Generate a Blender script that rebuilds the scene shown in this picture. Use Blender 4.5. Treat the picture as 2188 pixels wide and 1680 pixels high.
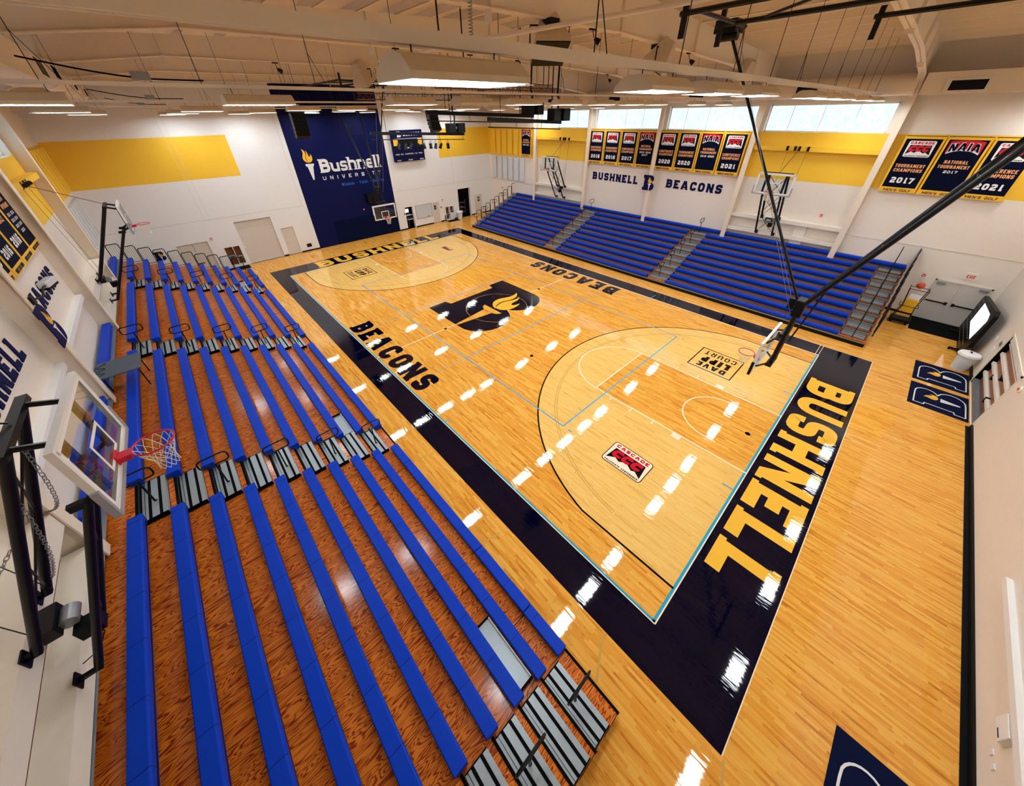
import bpy, math, random
from mathutils import Vector, Matrix
random.seed(4)
scn = bpy.context.scene
for o in list(bpy.data.objects): bpy.data.objects.remove(o)
COL = scn.collection
# ---------------------------------------------------------------- camera
cd = bpy.data.cameras.new('camera'); cam = bpy.data.objects.new('camera', cd); COL.objects.link(cam)
cd.sensor_fit = 'HORIZONTAL'; cd.sensor_width = 36.0
cd.lens = 741.8326 / 2188 * 36
cd.shift_x = (1094 - 1091.32) / 2188; cd.shift_y = (746.855 - 840) / 2188
cd.clip_start = .05; cd.clip_end = 200
cam.matrix_world = Matrix(((.7348, .3906, -.5545, -4.3439), (-.6781, .4050, -.6133, -.1006), (-.0150, .8267, .5625, 9.6306), (0, 0, 0, 1)))
scn.camera = cam
# ---------------------------------------------------------------- world, exposure
scn.view_settings.view_transform = 'Standard'; scn.view_settings.look = 'None'
scn.view_settings.gamma = 1.0; scn.view_settings.use_curve_mapping = False
scn.view_settings.exposure = 1.1
LAMP = 27.0
w = bpy.data.worlds.new('daylight'); scn.world = w; w.use_nodes = True
bgn = w.node_tree.nodes['Background']; bgn.inputs[0].default_value = (.55, .76, 1.0, 1); bgn.inputs[1].default_value = 1.05
# ---------------------------------------------------------------- materials
M = {}
def srgb(r, g, b):
    f = lambda c: (c / 255 / 12.92) if c / 255 <= .04045 else ((c / 255 + .055) / 1.055) ** 2.4
    return (f(r), f(g), f(b))
def mat(name, col, rough=.5, metal=0, coat=0, crough=.03, var=.06, vscale=6, bump=0, bscale=40, spec=.5):
    m = bpy.data.materials.new(name); m.use_nodes = True; nt = m.node_tree; b = nt.nodes['Principled BSDF']
    b.inputs['Roughness'].default_value = rough; b.inputs['Metallic'].default_value = metal
    b.inputs['Coat Weight'].default_value = coat; b.inputs['Coat Roughness'].default_value = crough
    b.inputs['Specular IOR Level'].default_value = spec
    if coat:
        b.inputs['Coat IOR'].default_value = 1.38
        gg = nt.nodes.new('ShaderNodeNewGeometry'); mp = nt.nodes.new('ShaderNodeMapping'); mp.inputs['Scale'].default_value = (14, 2, 1); nn = nt.nodes.new('ShaderNodeTexNoise'); nn.inputs['Scale'].default_value = 1
        bb = nt.nodes.new('ShaderNodeBump'); bb.inputs['Strength'].default_value = .14; bb.inputs['Distance'].default_value = .01
        nt.links.new(gg.outputs['Position'], mp.inputs[0]); nt.links.new(mp.outputs[0], nn.inputs['Vector']); nt.links.new(nn.outputs[0], bb.inputs['Height']); nt.links.new(bb.outputs[0], b.inputs['Coat Normal'])
    g = nt.nodes.new('ShaderNodeNewGeometry')
    n = nt.nodes.new('ShaderNodeTexNoise'); n.inputs['Scale'].default_value = vscale; n.inputs['Detail'].default_value = 3
    nt.links.new(g.outputs['Position'], n.inputs['Vector'])
    r = nt.nodes.new('ShaderNodeMix'); r.data_type = 'RGBA'
    r.inputs[6].default_value = (*[c * (1 - var) for c in col], 1); r.inputs[7].default_value = (*[min(1, c * (1 + var)) for c in col], 1)
    nt.links.new(n.outputs[0], r.inputs[0]); nt.links.new(r.outputs[2], b.inputs['Base Color'])
    if bump:
        n2 = nt.nodes.new('ShaderNodeTexNoise'); n2.inputs['Scale'].default_value = bscale
        nt.links.new(g.outputs['Position'], n2.inputs['Vector'])
        bp = nt.nodes.new('ShaderNodeBump'); bp.inputs['Strength'].default_value = bump; bp.inputs['Distance'].default_value = .01
        nt.links.new(n2.outputs[0], bp.inputs['Height']); nt.links.new(bp.outputs[0], b.inputs['Normal'])
    M[name] = m; return m
YEL = srgb(248, 196, 46)
mat('cream', srgb(237, 234, 229), .6, bump=.15, bscale=60, var=.03)
mat('cream_warm', srgb(236, 224, 208), .6, bump=.15, bscale=60, var=.03)
mat('ceil_cream', srgb(238, 222, 198), .6, var=.03)
mat('steel_cream', srgb(236, 226, 208), .5, var=.03)
mat('yellow', YEL, .55, var=.03)
mat('navy', srgb(2, 10, 66), .6, var=.08, spec=.15)
mat('navy_floor', srgb(2, 4, 28), .4, coat=1, crough=.03, spec=0, var=.15)
mat('navy_mat', srgb(4, 14, 48), .8, bump=.2, spec=.1)
mat('gold_floor', srgb(242, 184, 62), .4, coat=1, crough=.03, spec=0, var=.02)
mat('white_floor', srgb(246, 226, 196), .4, coat=1, crough=.03, spec=0)
mat('red_floor', srgb(205, 22, 45), .4, coat=1, crough=.03, spec=0)
mat('teal_floor', srgb(50, 160, 190), .4, coat=1, crough=.03, spec=0)
mat('blue_floor', srgb(70, 160, 210), .4, coat=1, crough=.03, spec=0)
mat('black_floor', srgb(12, 8, 14), .4, coat=1, crough=.03, spec=0)
mat('brown_floor', srgb(84, 50, 20), .4)
mat('faint_floor', srgb(206, 160, 84), .4, coat=1, crough=.03, spec=0)
mat('white', srgb(236, 234, 230), .5, var=.02)
mat('offwhite', srgb(226, 224, 218), .5, var=.02)
mat('plastic_white', srgb(214, 216, 216), .4, var=.02)
mat('red', srgb(206, 2, 34), .35, var=.03)
mat('orange', srgb(196, 74, 36), .5)
mat('gold', YEL, .5, var=.02)
mat('flame', srgb(250, 186, 40), .5, var=.02)
mat('peach', srgb(232, 160, 104), .6, var=.02)
mat('ltblue', srgb(36, 96, 190), .5, var=.02)
mat('black', srgb(8, 8, 11), .45, var=.1, spec=.2)
mat('black_metal', srgb(6, 7, 11), .35, var=.1, spec=.3)
mat('rubber', srgb(8, 8, 9), .9, var=.1, spec=.1)
mat('grey_metal', srgb(150, 156, 160), .4, metal=.6, var=.05)
mat('step_metal', srgb(158, 170, 174), .38, metal=.35, var=.08, vscale=12)
mat('chrome', srgb(200, 200, 200), .2, metal=1)
mat('door_paint', srgb(216, 206, 192), .5, var=.03)
mat('riser_tan', srgb(150, 118, 96), .6)
mat('door_grey', srgb(204, 198, 186), .5, var=.03)
mat('shutter', srgb(218, 208, 194), .5, var=.03)
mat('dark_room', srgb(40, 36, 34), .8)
mat('brown_wood', srgb(140, 74, 34), .4, var=.3, vscale=8)
mat('net', srgb(236, 224, 196), .7)
mat('speaker_tan', srgb(206, 188, 160), .6)
mat('truss', srgb(120, 84, 60), .4, metal=.3)
mat('pad_grey', srgb(150, 152, 158), .5)
mat('whiteboard', srgb(206, 210, 212), .25)
mat('lamp_housing', srgb(222, 208, 180), .5)
mat('navy_cloth', srgb(4, 9, 34), .85, spec=.1)
mat('gold_cloth', srgb(240, 184, 40), .8)
mat('table_grey', srgb(70, 84, 96), .5, var=.2)
def glossmix(name, col, fac, rough=.02):
    m = bpy.data.materials.new(name); m.use_nodes = True; nt = m.node_tree; nt.nodes.clear()
    o = nt.nodes.new('ShaderNodeOutputMaterial'); mx = nt.nodes.new('ShaderNodeMixShader')
    t = nt.nodes.new('ShaderNodeBsdfTransparent'); t.inputs[0].default_value = (*col, 1)
    g = nt.nodes.new('ShaderNodeBsdfGlossy'); g.inputs['Roughness'].default_value = rough
    lw = nt.nodes.new('ShaderNodeLayerWeight'); pw = nt.nodes.new('ShaderNodeMath'); pw.operation = 'POWER'; pw.inputs[1].default_value = 4
    ma = nt.nodes.new('ShaderNodeMath'); ma.operation = 'MULTIPLY_ADD'; ma.inputs[1].default_value = .6; ma.inputs[2].default_value = .05
    nt.links.new(lw.outputs['Facing'], pw.inputs[0]); nt.links.new(pw.outputs[0], ma.inputs[0]); nt.links.new(ma.outputs[0], mx.inputs[0]); nt.links.new(t.outputs[0], mx.inputs[1]); nt.links.new(g.outputs[0], mx.inputs[2]); nt.links.new(mx.outputs[0], o.inputs[0])
    M[name] = m
glossmix('glass', (.93, .97, .97), .1)
def emit(name, col, s):
    m = bpy.data.materials.new(name); m.use_nodes = True; nt = m.node_tree; nt.nodes.clear()
    o = nt.nodes.new('ShaderNodeOutputMaterial'); e = nt.nodes.new('ShaderNodeEmission')
    e.inputs[0].default_value = (*col, 1); e.inputs[1].default_value = s
    nt.links.new(e.outputs[0], o.inputs[0]); M[name] = m
emit('tube_light', (.82, .91, 1.0), LAMP)
emit('screen', (.80, .84, 1.0), .75)  # white glare on the near wall display, made to glow
emit('screen_small', (.8, .86, 1.0), .9)
def panel_mat():   # translucent daylight panel, streaky
    m = bpy.data.materials.new('daylight_panel'); m.use_nodes = True; nt = m.node_tree; nt.nodes.clear()
    o = nt.nodes.new('ShaderNodeOutputMaterial'); t = nt.nodes.new('ShaderNodeBsdfTranslucent')
    g = nt.nodes.new('ShaderNodeNewGeometry'); mp = nt.nodes.new('ShaderNodeMapping'); mp.inputs['Scale'].default_value = (1, 3, 2)
    n = nt.nodes.new('ShaderNodeTexNoise'); n.inputs['Scale'].default_value = 1.6; n.inputs['Detail'].default_value = 6; n.inputs['Distortion'].default_value = .6
    r = nt.nodes.new('ShaderNodeValToRGB'); r.color_ramp.elements[0].position = .35; r.color_ramp.elements[0].color = (.72, .78, .80, 1)
    r.color_ramp.elements[1].position = .62; r.color_ramp.elements[1].color = (.93, .93, .88, 1)
    d = nt.nodes.new('ShaderNodeBsdfDiffuse'); d.inputs[0].default_value = (.6, .62, .62, 1); mx = nt.nodes.new('ShaderNodeMixShader'); mx.inputs[0].default_value = .15
    nt.links.new(g.outputs['Position'], mp.inputs[0]); nt.links.new(mp.outputs[0], n.inputs['Vector']); nt.links.new(n.outputs[0], r.inputs[0])
    nt.links.new(r.outputs[0], t.inputs[0]); nt.links.new(t.outputs[0], mx.inputs[1]); nt.links.new(d.outputs[0], mx.inputs[2]); nt.links.new(mx.outputs[0], o.inputs[0])
    M['daylight_panel'] = m
panel_mat()
def maple(name, c1, c2, dark, coat=1.0):
    m = bpy.data.materials.new(name); m.use_nodes = True; nt = m.node_tree; b = nt.nodes['Principled BSDF']; L = nt.links.new
    g = nt.nodes.new('ShaderNodeNewGeometry'); sp = nt.nodes.new('ShaderNodeSeparateXYZ'); L(g.outputs['Position'], sp.inputs[0])
    def math_(op, a, bb=None):
        n = nt.nodes.new('ShaderNodeMath'); n.operation = op
        for i, x in enumerate((a, bb)):
            if x is None: continue
            if isinstance(x, (int, float)): n.inputs[i].default_value = x
            else: L(x, n.inputs[i])
        return n.outputs[0]
    strip = math_('FLOOR', math_('DIVIDE', sp.outputs[0], .057))
    wn = nt.nodes.new('ShaderNodeTexWhiteNoise'); wn.noise_dimensions = '1D'; L(strip, wn.inputs['W'])
    yb = math_('FLOOR', math_('ADD', math_('DIVIDE', sp.outputs[1], .75), math_('MULTIPLY', wn.outputs[0], 17)))
    cb = nt.nodes.new('ShaderNodeCombineXYZ'); L(strip, cb.inputs[0]); L(yb, cb.inputs[1])
    w2 = nt.nodes.new('ShaderNodeTexWhiteNoise'); w2.noise_dimensions = '2D'; L(cb.outputs[0], w2.inputs['Vector'])
    mp = nt.nodes.new('ShaderNodeMapping'); mp.inputs['Scale'].default_value = (26, 1.6, 1); L(g.outputs['Position'], mp.inputs[0])
    n = nt.nodes.new('ShaderNodeTexNoise'); n.inputs['Scale'].default_value = 1.2; n.inputs['Detail'].default_value = 4; L(mp.outputs[0], n.inputs['Vector'])
    f = math_('ADD', math_('MULTIPLY', w2.outputs[0], .45), math_('MULTIPLY', n.outputs[0], .55))
    r = nt.nodes.new('ShaderNodeValToRGB'); e = r.color_ramp.elements
    e[0].position = .12; e[0].color = (*dark, 1); e[1].position = .75; e[1].color = (*c1, 1); k = e.new(.33); k.color = (*c2, 1)
    L(f, r.inputs[0])
    mp2 = nt.nodes.new('ShaderNodeMapping'); mp2.inputs['Scale'].default_value = (30, 4.5, 1); L(g.outputs['Position'], mp2.inputs[0])
    n2 = nt.nodes.new('ShaderNodeTexNoise'); n2.inputs['Scale'].default_value = .8; n2.inputs['Detail'].default_value = 2; L(mp2.outputs[0], n2.inputs['Vector'])
    r2 = nt.nodes.new('ShaderNodeValToRGB'); r2.color_ramp.elements[0].position = .66; r2.color_ramp.elements[0].color = (0, 0, 0, 1); r2.color_ramp.elements[1].position = .76; r2.color_ramp.elements[1].color = (.75, .75, .75, 1)
    L(n2.outputs[0], r2.inputs[0])
    mx = nt.nodes.new('ShaderNodeMix'); mx.data_type = 'RGBA'; L(r2.outputs[0], mx.inputs[0]); L(r.outputs[0], mx.inputs[6]); mx.inputs[7].default_value = (*dark, 1)
    L(mx.outputs[2], b.inputs['Base Color'])
    b.inputs['Roughness'].default_value = .35; b.inputs['Coat Weight'].default_value = coat
    b.inputs['Coat Roughness'].default_value = .035; b.inputs['Specular IOR Level'].default_value = 0; b.inputs['Coat IOR'].default_value = 1.42
    n3 = nt.nodes.new('ShaderNodeTexNoise'); n3.inputs['Scale'].default_value = 1.0; mp3 = nt.nodes.new('ShaderNodeMapping'); mp3.inputs['Scale'].default_value = (14, 2, 1)
    L(g.outputs['Position'], mp3.inputs[0]); L(mp3.outputs[0], n3.inputs['Vector'])
    bp = nt.nodes.new('ShaderNodeBump'); bp.inputs['Strength'].default_value = .14; bp.inputs['Distance'].default_value = .01; L(n3.outputs[0], bp.inputs['Height'])
    L(bp.outputs[0], b.inputs['Coat Normal'])
    M[name] = m
maple('maple', srgb(238, 180, 82), srgb(224, 150, 52), srgb(156, 80, 18))
maple('maple_pale', srgb(240, 196, 114), srgb(234, 184, 96), srgb(204, 142, 66))
def ply():
    m = bpy.data.materials.new('plywood'); m.use_nodes = True; nt = m.node_tree; b = nt.nodes['Principled BSDF']; L = nt.links.new
    g = nt.nodes.new('ShaderNodeNewGeometry'); mp = nt.nodes.new('ShaderNodeMapping'); mp.inputs['Scale'].default_value = (.75, 5.2, 5.2); L(g.outputs['Position'], mp.inputs[0])
    n = nt.nodes.new('ShaderNodeTexNoise'); n.inputs['Scale'].default_value = 1.1; n.inputs['Detail'].default_value = 2.5; n.inputs['Distortion'].default_value = .7; L(mp.outputs[0], n.inputs['Vector'])
    mu = nt.nodes.new('ShaderNodeMath'); mu.operation = 'MULTIPLY'; mu.inputs[1].default_value = 105; L(n.outputs[0], mu.inputs[0])
    sn = nt.nodes.new('ShaderNodeMath'); sn.operation = 'SINE'; L(mu.outputs[0], sn.inputs[0])
    r = nt.nodes.new('ShaderNodeValToRGB'); e = r.color_ramp.elements
    e[0].position = .42; e[0].color = (*srgb(226, 128, 36), 1); e[1].position = .95; e[1].color = (*srgb(144, 46, 4), 1)
    ad = nt.nodes.new('ShaderNodeMath'); ad.operation = 'MULTIPLY_ADD'; ad.inputs[1].default_value = .5; ad.inputs[2].default_value = .5; L(sn.outputs[0], ad.inputs[0]); L(ad.outputs[0], r.inputs[0])
    n2 = nt.nodes.new('ShaderNodeTexNoise'); n2.inputs['Scale'].default_value = .55; L(g.outputs['Position'], n2.inputs['Vector'])
    mx = nt.nodes.new('ShaderNodeMix'); mx.data_type = 'RGBA'; mx.blend_type = 'MULTIPLY'; mx.inputs[0].default_value = 1
    r2 = nt.nodes.new('ShaderNodeValToRGB'); r2.color_ramp.elements[0].position = .3; r2.color_ramp.elements[0].color = (.82, .72, .6, 1); r2.color_ramp.elements[1].position = .7; r2.color_ramp.elements[1].color = (1, 1, 1, 1)
    L(n2.outputs[0], r2.inputs[0]); L(r.outputs[0], mx.inputs[6]); L(r2.outputs[0], mx.inputs[7]); L(mx.outputs[2], b.inputs['Base Color'])
    b.inputs['Roughness'].default_value = .45; b.inputs['Coat Weight'].default_value = .5; b.inputs['Coat Roughness'].default_value = .14; b.inputs['Specular IOR Level'].default_value = .1
    M['plywood'] = m
ply()
def seat_mat():
    m = mat('seat_blue', srgb(0, 58, 184), .5, var=.08, vscale=30, spec=.15)
    nt = m.node_tree; L = nt.links.new; b = nt.nodes['Principled BSDF']; src = b.inputs['Base Color'].links[0].from_socket
    g = nt.nodes.new('ShaderNodeNewGeometry'); sp = nt.nodes.new('ShaderNodeSeparateXYZ'); L(g.outputs['Position'], sp.inputs[0])
    a = nt.nodes.new('ShaderNodeMath'); a.operation = 'MODULO'; a.inputs[1].default_value = .92
    ad = nt.nodes.new('ShaderNodeMath'); ad.operation = 'ADD'; ad.inputs[1].default_value = 9.2; L(sp.outputs[1], ad.inputs[0]); L(ad.outputs[0], a.inputs[0])
    lt = nt.nodes.new('ShaderNodeMath'); lt.operation = 'LESS_THAN'; lt.inputs[1].default_value = .011; L(a.outputs[0], lt.inputs[0])
    mx = nt.nodes.new('ShaderNodeMix'); mx.data_type = 'RGBA'; L(lt.outputs[0], mx.inputs[0]); L(src, mx.inputs[6]); mx.inputs[7].default_value = (*srgb(2, 24, 90), 1)
    L(mx.outputs[2], b.inputs['Base Color'])
seat_mat()
# ---------------------------------------------------------------- mesh builder
WL = {}
class MB:
    def __init__(s): s.v = []; s.f = []; s.mi = []; s.cur = 0
    def mat(s, i): s.cur = i; return s
    def face(s, pts):
        n = len(s.v); s.v += [tuple(p) for p in pts]; s.f.append(tuple(range(n, n + len(pts)))); s.mi.append(s.cur)
    def box(s, x0, x1, y0, y1, z0, z1):
        s.obox(((x0 + x1) / 2, (y0 + y1) / 2, (z0 + z1) / 2), (1, 0, 0), (0, 1, 0), (0, 0, 1), abs(x1 - x0) / 2, abs(y1 - y0) / 2, abs(z1 - z0) / 2); return s
    def obox(s, c, a, b, d, ha, hb, hd):
        c = Vector(c); a = Vector(a) * ha; b = Vector(b) * hb; d = Vector(d) * hd; n = len(s.v)
        for i in (-1, 1):
            for j in (-1, 1):
                for k in (-1, 1): s.v.append(tuple(c + a * i + b * j + d * k))
        for q in ((0, 1, 3, 2), (4, 6, 7, 5), (0, 4, 5, 1), (2, 3, 7, 6), (0, 2, 6, 4), (1, 5, 7, 3)):
            s.f.append(tuple(n + i for i in q)); s.mi.append(s.cur)
        return s
    def prism(s, prof, d):   # prof: 3D points, extruded by vector d
        d = Vector(d); n = len(s.v); k = len(prof)
        s.v += [tuple(Vector(p)) for p in prof] + [tuple(Vector(p) + d) for p in prof]
        for i in range(k):
            j = (i + 1) % k; s.f.append((n + i, n + j, n + k + j, n + k + i)); s.mi.append(s.cur)
        s.f.append(tuple(n + i for i in reversed(range(k)))); s.mi.append(s.cur)
        s.f.append(tuple(n + k + i for i in range(k))); s.mi.append(s.cur); return s
    def tube(s, pts, r, n=8, closed=False, caps=True, r2=None):
        P = [Vector(p) for p in pts]; k = len(P); base = len(s.v); up = None
        for i in range(k):
            if closed: t = P[(i + 1) % k] - P[i - 1]
            else: t = P[min(i + 1, k - 1)] - P[max(i - 1, 0)]
            t.normalize()
            if up is None:
                up = Vector((0, 0, 1)) if abs(t.z) < .9 else Vector((1, 0, 0))
            a = t.cross(up).normalized(); b = a.cross(t).normalized(); up = b
            rr = r if r2 is None else r + (r2 - r) * i / (k - 1)
            for q in range(n):
                th = 2 * math.pi * q / n + math.pi / n; s.v.append(tuple(P[i] + a * math.cos(th) * rr + b * math.sin(th) * rr))
        for i in range(k if closed else k - 1):
            i2 = (i + 1) % k
            for q in range(n):
                q2 = (q + 1) % n; s.f.append((base + i * n + q, base + i * n + q2, base + i2 * n + q2, base + i2 * n + q)); s.mi.append(s.cur)
        if caps and not closed:
            s.f.append(tuple(base + q for q in reversed(range(n)))); s.mi.append(s.cur)
            s.f.append(tuple(base + (k - 1) * n + q for q in range(n))); s.mi.append(s.cur)
        return s
    def lathe(s, c, prof, n=24, ax=(0, 0, 1)):
        c = Vector(c); z = Vector(ax).normalized(); a = z.orthogonal().normalized(); b = z.cross(a); base = len(s.v); k = len(prof)
        for (r, h) in prof:
            for q in range(n):
                th = 2 * math.pi * q / n; s.v.append(tuple(c + z * h + a * math.cos(th) * r + b * math.sin(th) * r))
        for i in range(k - 1):
            for q in range(n):
                q2 = (q + 1) % n; s.f.append((base + i * n + q, base + i * n + q2, base + (i + 1) * n + q2, base + (i + 1) * n + q)); s.mi.append(s.cur)
        s.f.append(tuple(base + q for q in reversed(range(n)))); s.mi.append(s.cur)
        s.f.append(tuple(base + (k - 1) * n + q for q in range(n))); s.mi.append(s.cur); return s
    def build(s, name, mats, parent=None, smooth=False, bevel=0, origin=None, label=None):
        if not isinstance(mats, (list, tuple)): mats = [mats]
        if origin is None:
            xs = [[p[i] for p in s.v] for i in range(3)]
            origin = Vector(((min(xs[0]) + max(xs[0])) / 2, (min(xs[1]) + max(xs[1])) / 2, min(xs[2])))
        origin = Vector(origin)
        me = bpy.data.meshes.new(name); me.from_pydata([tuple(Vector(p) - origin) for p in s.v], [], s.f)
        for m in mats: me.materials.append(M[m])
        me.polygons.foreach_set('material_index', s.mi)
        if smooth: me.polygons.foreach_set('use_smooth', [True] * len(s.f))
        me.validate(); me.update()
        o = bpy.data.objects.new(name, me); COL.objects.link(o)
        pw = WL[parent.name] if parent else Vector((0, 0, 0))
        if parent: o.parent = parent
        o.location = origin - pw; WL[o.name] = origin
        if smooth:
            es = o.modifiers.new('es', 'EDGE_SPLIT'); es.split_angle = math.radians(40)
        if bevel:
            bv = o.modifiers.new('bv', 'BEVEL'); bv.width = bevel; bv.segments = 2; bv.limit_method = 'ANGLE'
        if label: o['label'] = label
        return o
def tag(o, label, cat, group=None):
    o['label'] = label; o['category'] = cat
    if group: o['group'] = group
    return o
def thing(name, loc, label, cat, group=None):
    o = bpy.data.objects.new(name, None); COL.objects.link(o); o.location = loc; o.empty_display_size = .1
    WL[o.name] = Vector(loc); return tag(o, label, cat, group)
def struct(o): o['kind'] = 'structure'; return o
# ---------------------------------------------------------------- stroke lettering
K = .3
def sg(*p): return ('s', p)
def dg(a, b): return ('d', (a, b))
G = {
'A': (1.18, [dg((0, 0), (.44, 1)), dg((1, 0), (.56, 1)), ('b', (.2, .8, .27))]),
'B': (1, [sg((0, 0), (0, 1)), sg((0, 1), (.92, 1, K), (.92, .53, .12), (0, .53)), sg((0, .53), (1, .53, .12), (1, 0, K), (0, 0))]),
'C': (.95, [sg((1, .7), (1, 1, K), (0, 1, K), (0, 0, K), (1, 0, K), (1, .3))]),
'D': (1, [sg((0, 0), (0, 1)), sg((0, 1), (1, 1, K), (1, 0, K), (0, 0))]),
'E': (.88, [sg((1, 1), (0, 1), (0, 0), (1, 0)), sg((0, .5), (.85, .5))]),
'F': (.85, [sg((1, 1), (0, 1), (0, 0)), sg((0, .5), (.85, .5))]),
'G': (1, [sg((1, .72), (1, 1, K), (0, 1, K), (0, 0, K), (1, 0, K), (1, .46), (.55, .46))]),
'H': (1, [sg((0, 0), (0, 1)), sg((1, 0), (1, 1)), sg((0, .5), (1, .5))]),
'I': (.3, [sg((.5, 0), (.5, 1))]),
'J': (.8, [sg((1, 1), (1, 0, K), (0, 0, K), (0, .3))]),
'K': (1, [sg((0, 0), (0, 1)), dg((.35, .42), (1, 1)), dg((1, 0), (.35, .58))]),
'L': (.82, [sg((0, 1), (0, 0), (1, 0))]),
'M': (1.3, [sg((0, 0), (0, 1)), sg((1, 0), (1, 1)), dg((0, 1), (.5, .2)), dg((.5, .2), (1, 1))]),
'N': (1, [sg((0, 0), (0, 1)), sg((1, 0), (1, 1)), dg((1, 0), (0, 1))]),
'O': (1, [sg((0, .5), (0, 1, K), (1, 1, K), (1, 0, K), (0, 0, K), (0, .5))]),
'P': (.95, [sg((0, 0), (0, 1)), sg((0, 1), (1, 1, K), (1, .45, K), (0, .45))]),
'R': (1, [sg((0, 0), (0, 1)), sg((0, 1), (1, 1, K), (1, .46, K), (0, .46)), dg((1, 0), (.5, .46))]),
'S': (.95, [sg((1, .74), (1, 1, K), (0, 1, K), (0, .52, .16), (1, .48, .16), (1, 0, K), (0, 0, K), (0, .26))]),
'T': (.9, [sg((0, 1), (1, 1)), sg((.5, 1), (.5, 0))]),
'U': (1, [sg((0, 1), (0, 0, K), (1, 0, K), (1, 1))]),
'V': (1, [dg((.42, 0), (0, 1)), dg((.58, 0), (1, 1))]),
'W': (1.35, [dg((.22, 0), (0, 1)), dg((.28, 0), (.5, .9)), dg((.72, 0), (.5, .9)), dg((.78, 0), (1, 1))]),
'X': (1, [dg((0, 0), (1, 1)), dg((1, 0), (0, 1))]),
'Y': (1, [dg((.5, .45), (0, 1)), dg((.5, .45), (1, 1)), sg((.5, 0), (.5, .5))]),
"'": (.25, [sg((.5, .75), (.5, 1))]), '.': (.28, [sg((.5, 0), (.5, .06))]), '-': (.5, [sg((0, .5), (1, .5))]), '*': (.4, [sg((.5, .4), (.5, .5))]),
'0': (.9, [sg((0, .5), (0, 1, K), (1, 1, K), (1, 0, K), (0, 0, K), (0, .5))]),
'1': (.6, [sg((.55, 0), (.55, 1)), sg((.1, .9), (.55, .9)), sg((.1, 0), (1, 0))]),
'2': (.9, [sg((0, .78), (0, 1, K), (1, 1, K), (1, .5, .2), (0, .4, .2), (0, 0), (1, 0))]),
'3': (.9, [sg((0, .78), (0, 1, K), (1, 1, K), (1, .5), (.4, .5)), sg((1, .5), (1, 0, K), (0, 0, K), (0, .22))]),
'4': (.9, [sg((0, 1), (0, .4), (1, .4)), sg((.8, 1), (.8, 0))]),
'5': (.9, [sg((1, 1), (0, 1), (0, .56), (1, .56, K), (1, 0, K), (0, 0, K), (0, .22))]),
'6': (.9, [sg((1, .78), (1, 1, K), (0, 1, K), (0, 0, K), (1, 0, K), (1, .54, K), (0, .54))]),
'7': (.85, [sg((0, 1), (1, 1), (.4, 0))]),
'8': (.9, [sg((0, .5), (0, 1, K), (1, 1, K), (1, .52), (0, .52)), sg((0, .52), (0, 0, K), (1, 0, K), (1, .52))]),
'9': (.9, [sg((1, .46), (0, .46, K), (0, 1, K), (1, 1, K), (1, 0, K), (0, 0, K), (0, .22))]),
'u': (.8, [sg((0, .7), (0, 0, .2), (1, 0, .2)), sg((1, .7), (1, 0))]),
's': (.7, [sg((1, .58), (1, .7, .16), (0, .7, .16), (0, .36, .1), (1, .34, .1), (1, 0, .16), (0, 0, .16), (0, .14))]),
'h': (.8, [sg((0, 1), (0, 0)), sg((0, .7), (1, .7, .2), (1, 0))]),
'n': (.8, [sg((0, .7), (0, 0)), sg((0, .7), (1, .7, .2), (1, 0))]),
'm': (1.2, [sg((0, .7), (0, 0)), sg((0, .7), (1, .7, .2), (1, 0)), sg((.5, .7), (.5, 0))]),
'e': (.75, [sg((0, .36), (1, .36), (1, .7, .2), (0, .7, .2), (0, 0, .2), (1, 0, .2), (1, .1))]),
'c': (.7, [sg((1, .55), (1, .7, .2), (0, .7, .2), (0, 0, .2), (1, 0, .2), (1, .15))]),
'o': (.75, [sg((0, .35), (0, .7, .25), (1, .7, .25), (1, 0, .25), (0, 0, .25), (0, .35))]),
'a': (.75, [sg((1, .7), (0, .7, .25), (0, 0, .25), (1, 0)), sg((1, .7), (1, 0))]),
'd': (.75, [sg((1, .7), (0, .7, .25), (0, 0, .25), (1, 0)), sg((1, 1), (1, 0))]),
'l': (.25, [sg((.5, 1), (.5, 0))]), 'i': (.25, [sg((.5, .7), (.5, 0)), sg((.5, .9), (.5, 1))]),
't': (.5, [sg((.5, .95), (.5, 0)), sg((0, .7), (1, .7))]), 'r': (.5, [sg((0, .7), (0, 0)), sg((0, .68), (1, .68))]),
'v': (.75, [dg((.42, 0), (0, .7)), dg((.58, 0), (1, .7))]),
}
def rounded(pts):
    out = []
    for i, p in enumerate(pts):
        if len(p) == 2 or i == 0 or i == len(pts) - 1: out.append(Vector((p[0], p[1]))); continue
        a = Vector(pts[i - 1][:2]); b = Vector(p[:2]); c = Vector(pts[i + 1][:2])
        r = min(p[2], (a - b).length * .5, (c - b).length * .5)
        s = b + (a - b).normalized() * r; e = b + (c - b).normalized() * r
        for k in range(6):
            t = k / 5; out.append(s * (1 - t) ** 2 + b * 2 * t * (1 - t) + e * t * t)
    res = [out[0]]
    for q in out[1:]:
        if (q - res[-1]).length > 1e-4: res.append(q)
    return res
def stroke_quads(pts, h):
    L, R = [], []
    for i, p in enumerate(pts):
        d1 = (p - pts[i - 1]).normalized() if i else (pts[1] - p).normalized()
        d2 = (pts[i + 1] - p).normalized() if i < len(pts) - 1 else d1
        n1 = Vector((-d1.y, d1.x)); n2 = Vector((-d2.y, d2.x)); m = n1 + n2
        m = m / max(.35, m.length_squared / 2) if m.length > 1e-6 else n1
        L.append(p + m * h); R.append(p - m * h)
    return [(L[i], R[i], R[i + 1], L[i + 1]) for i in range(len(pts) - 1)]
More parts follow.
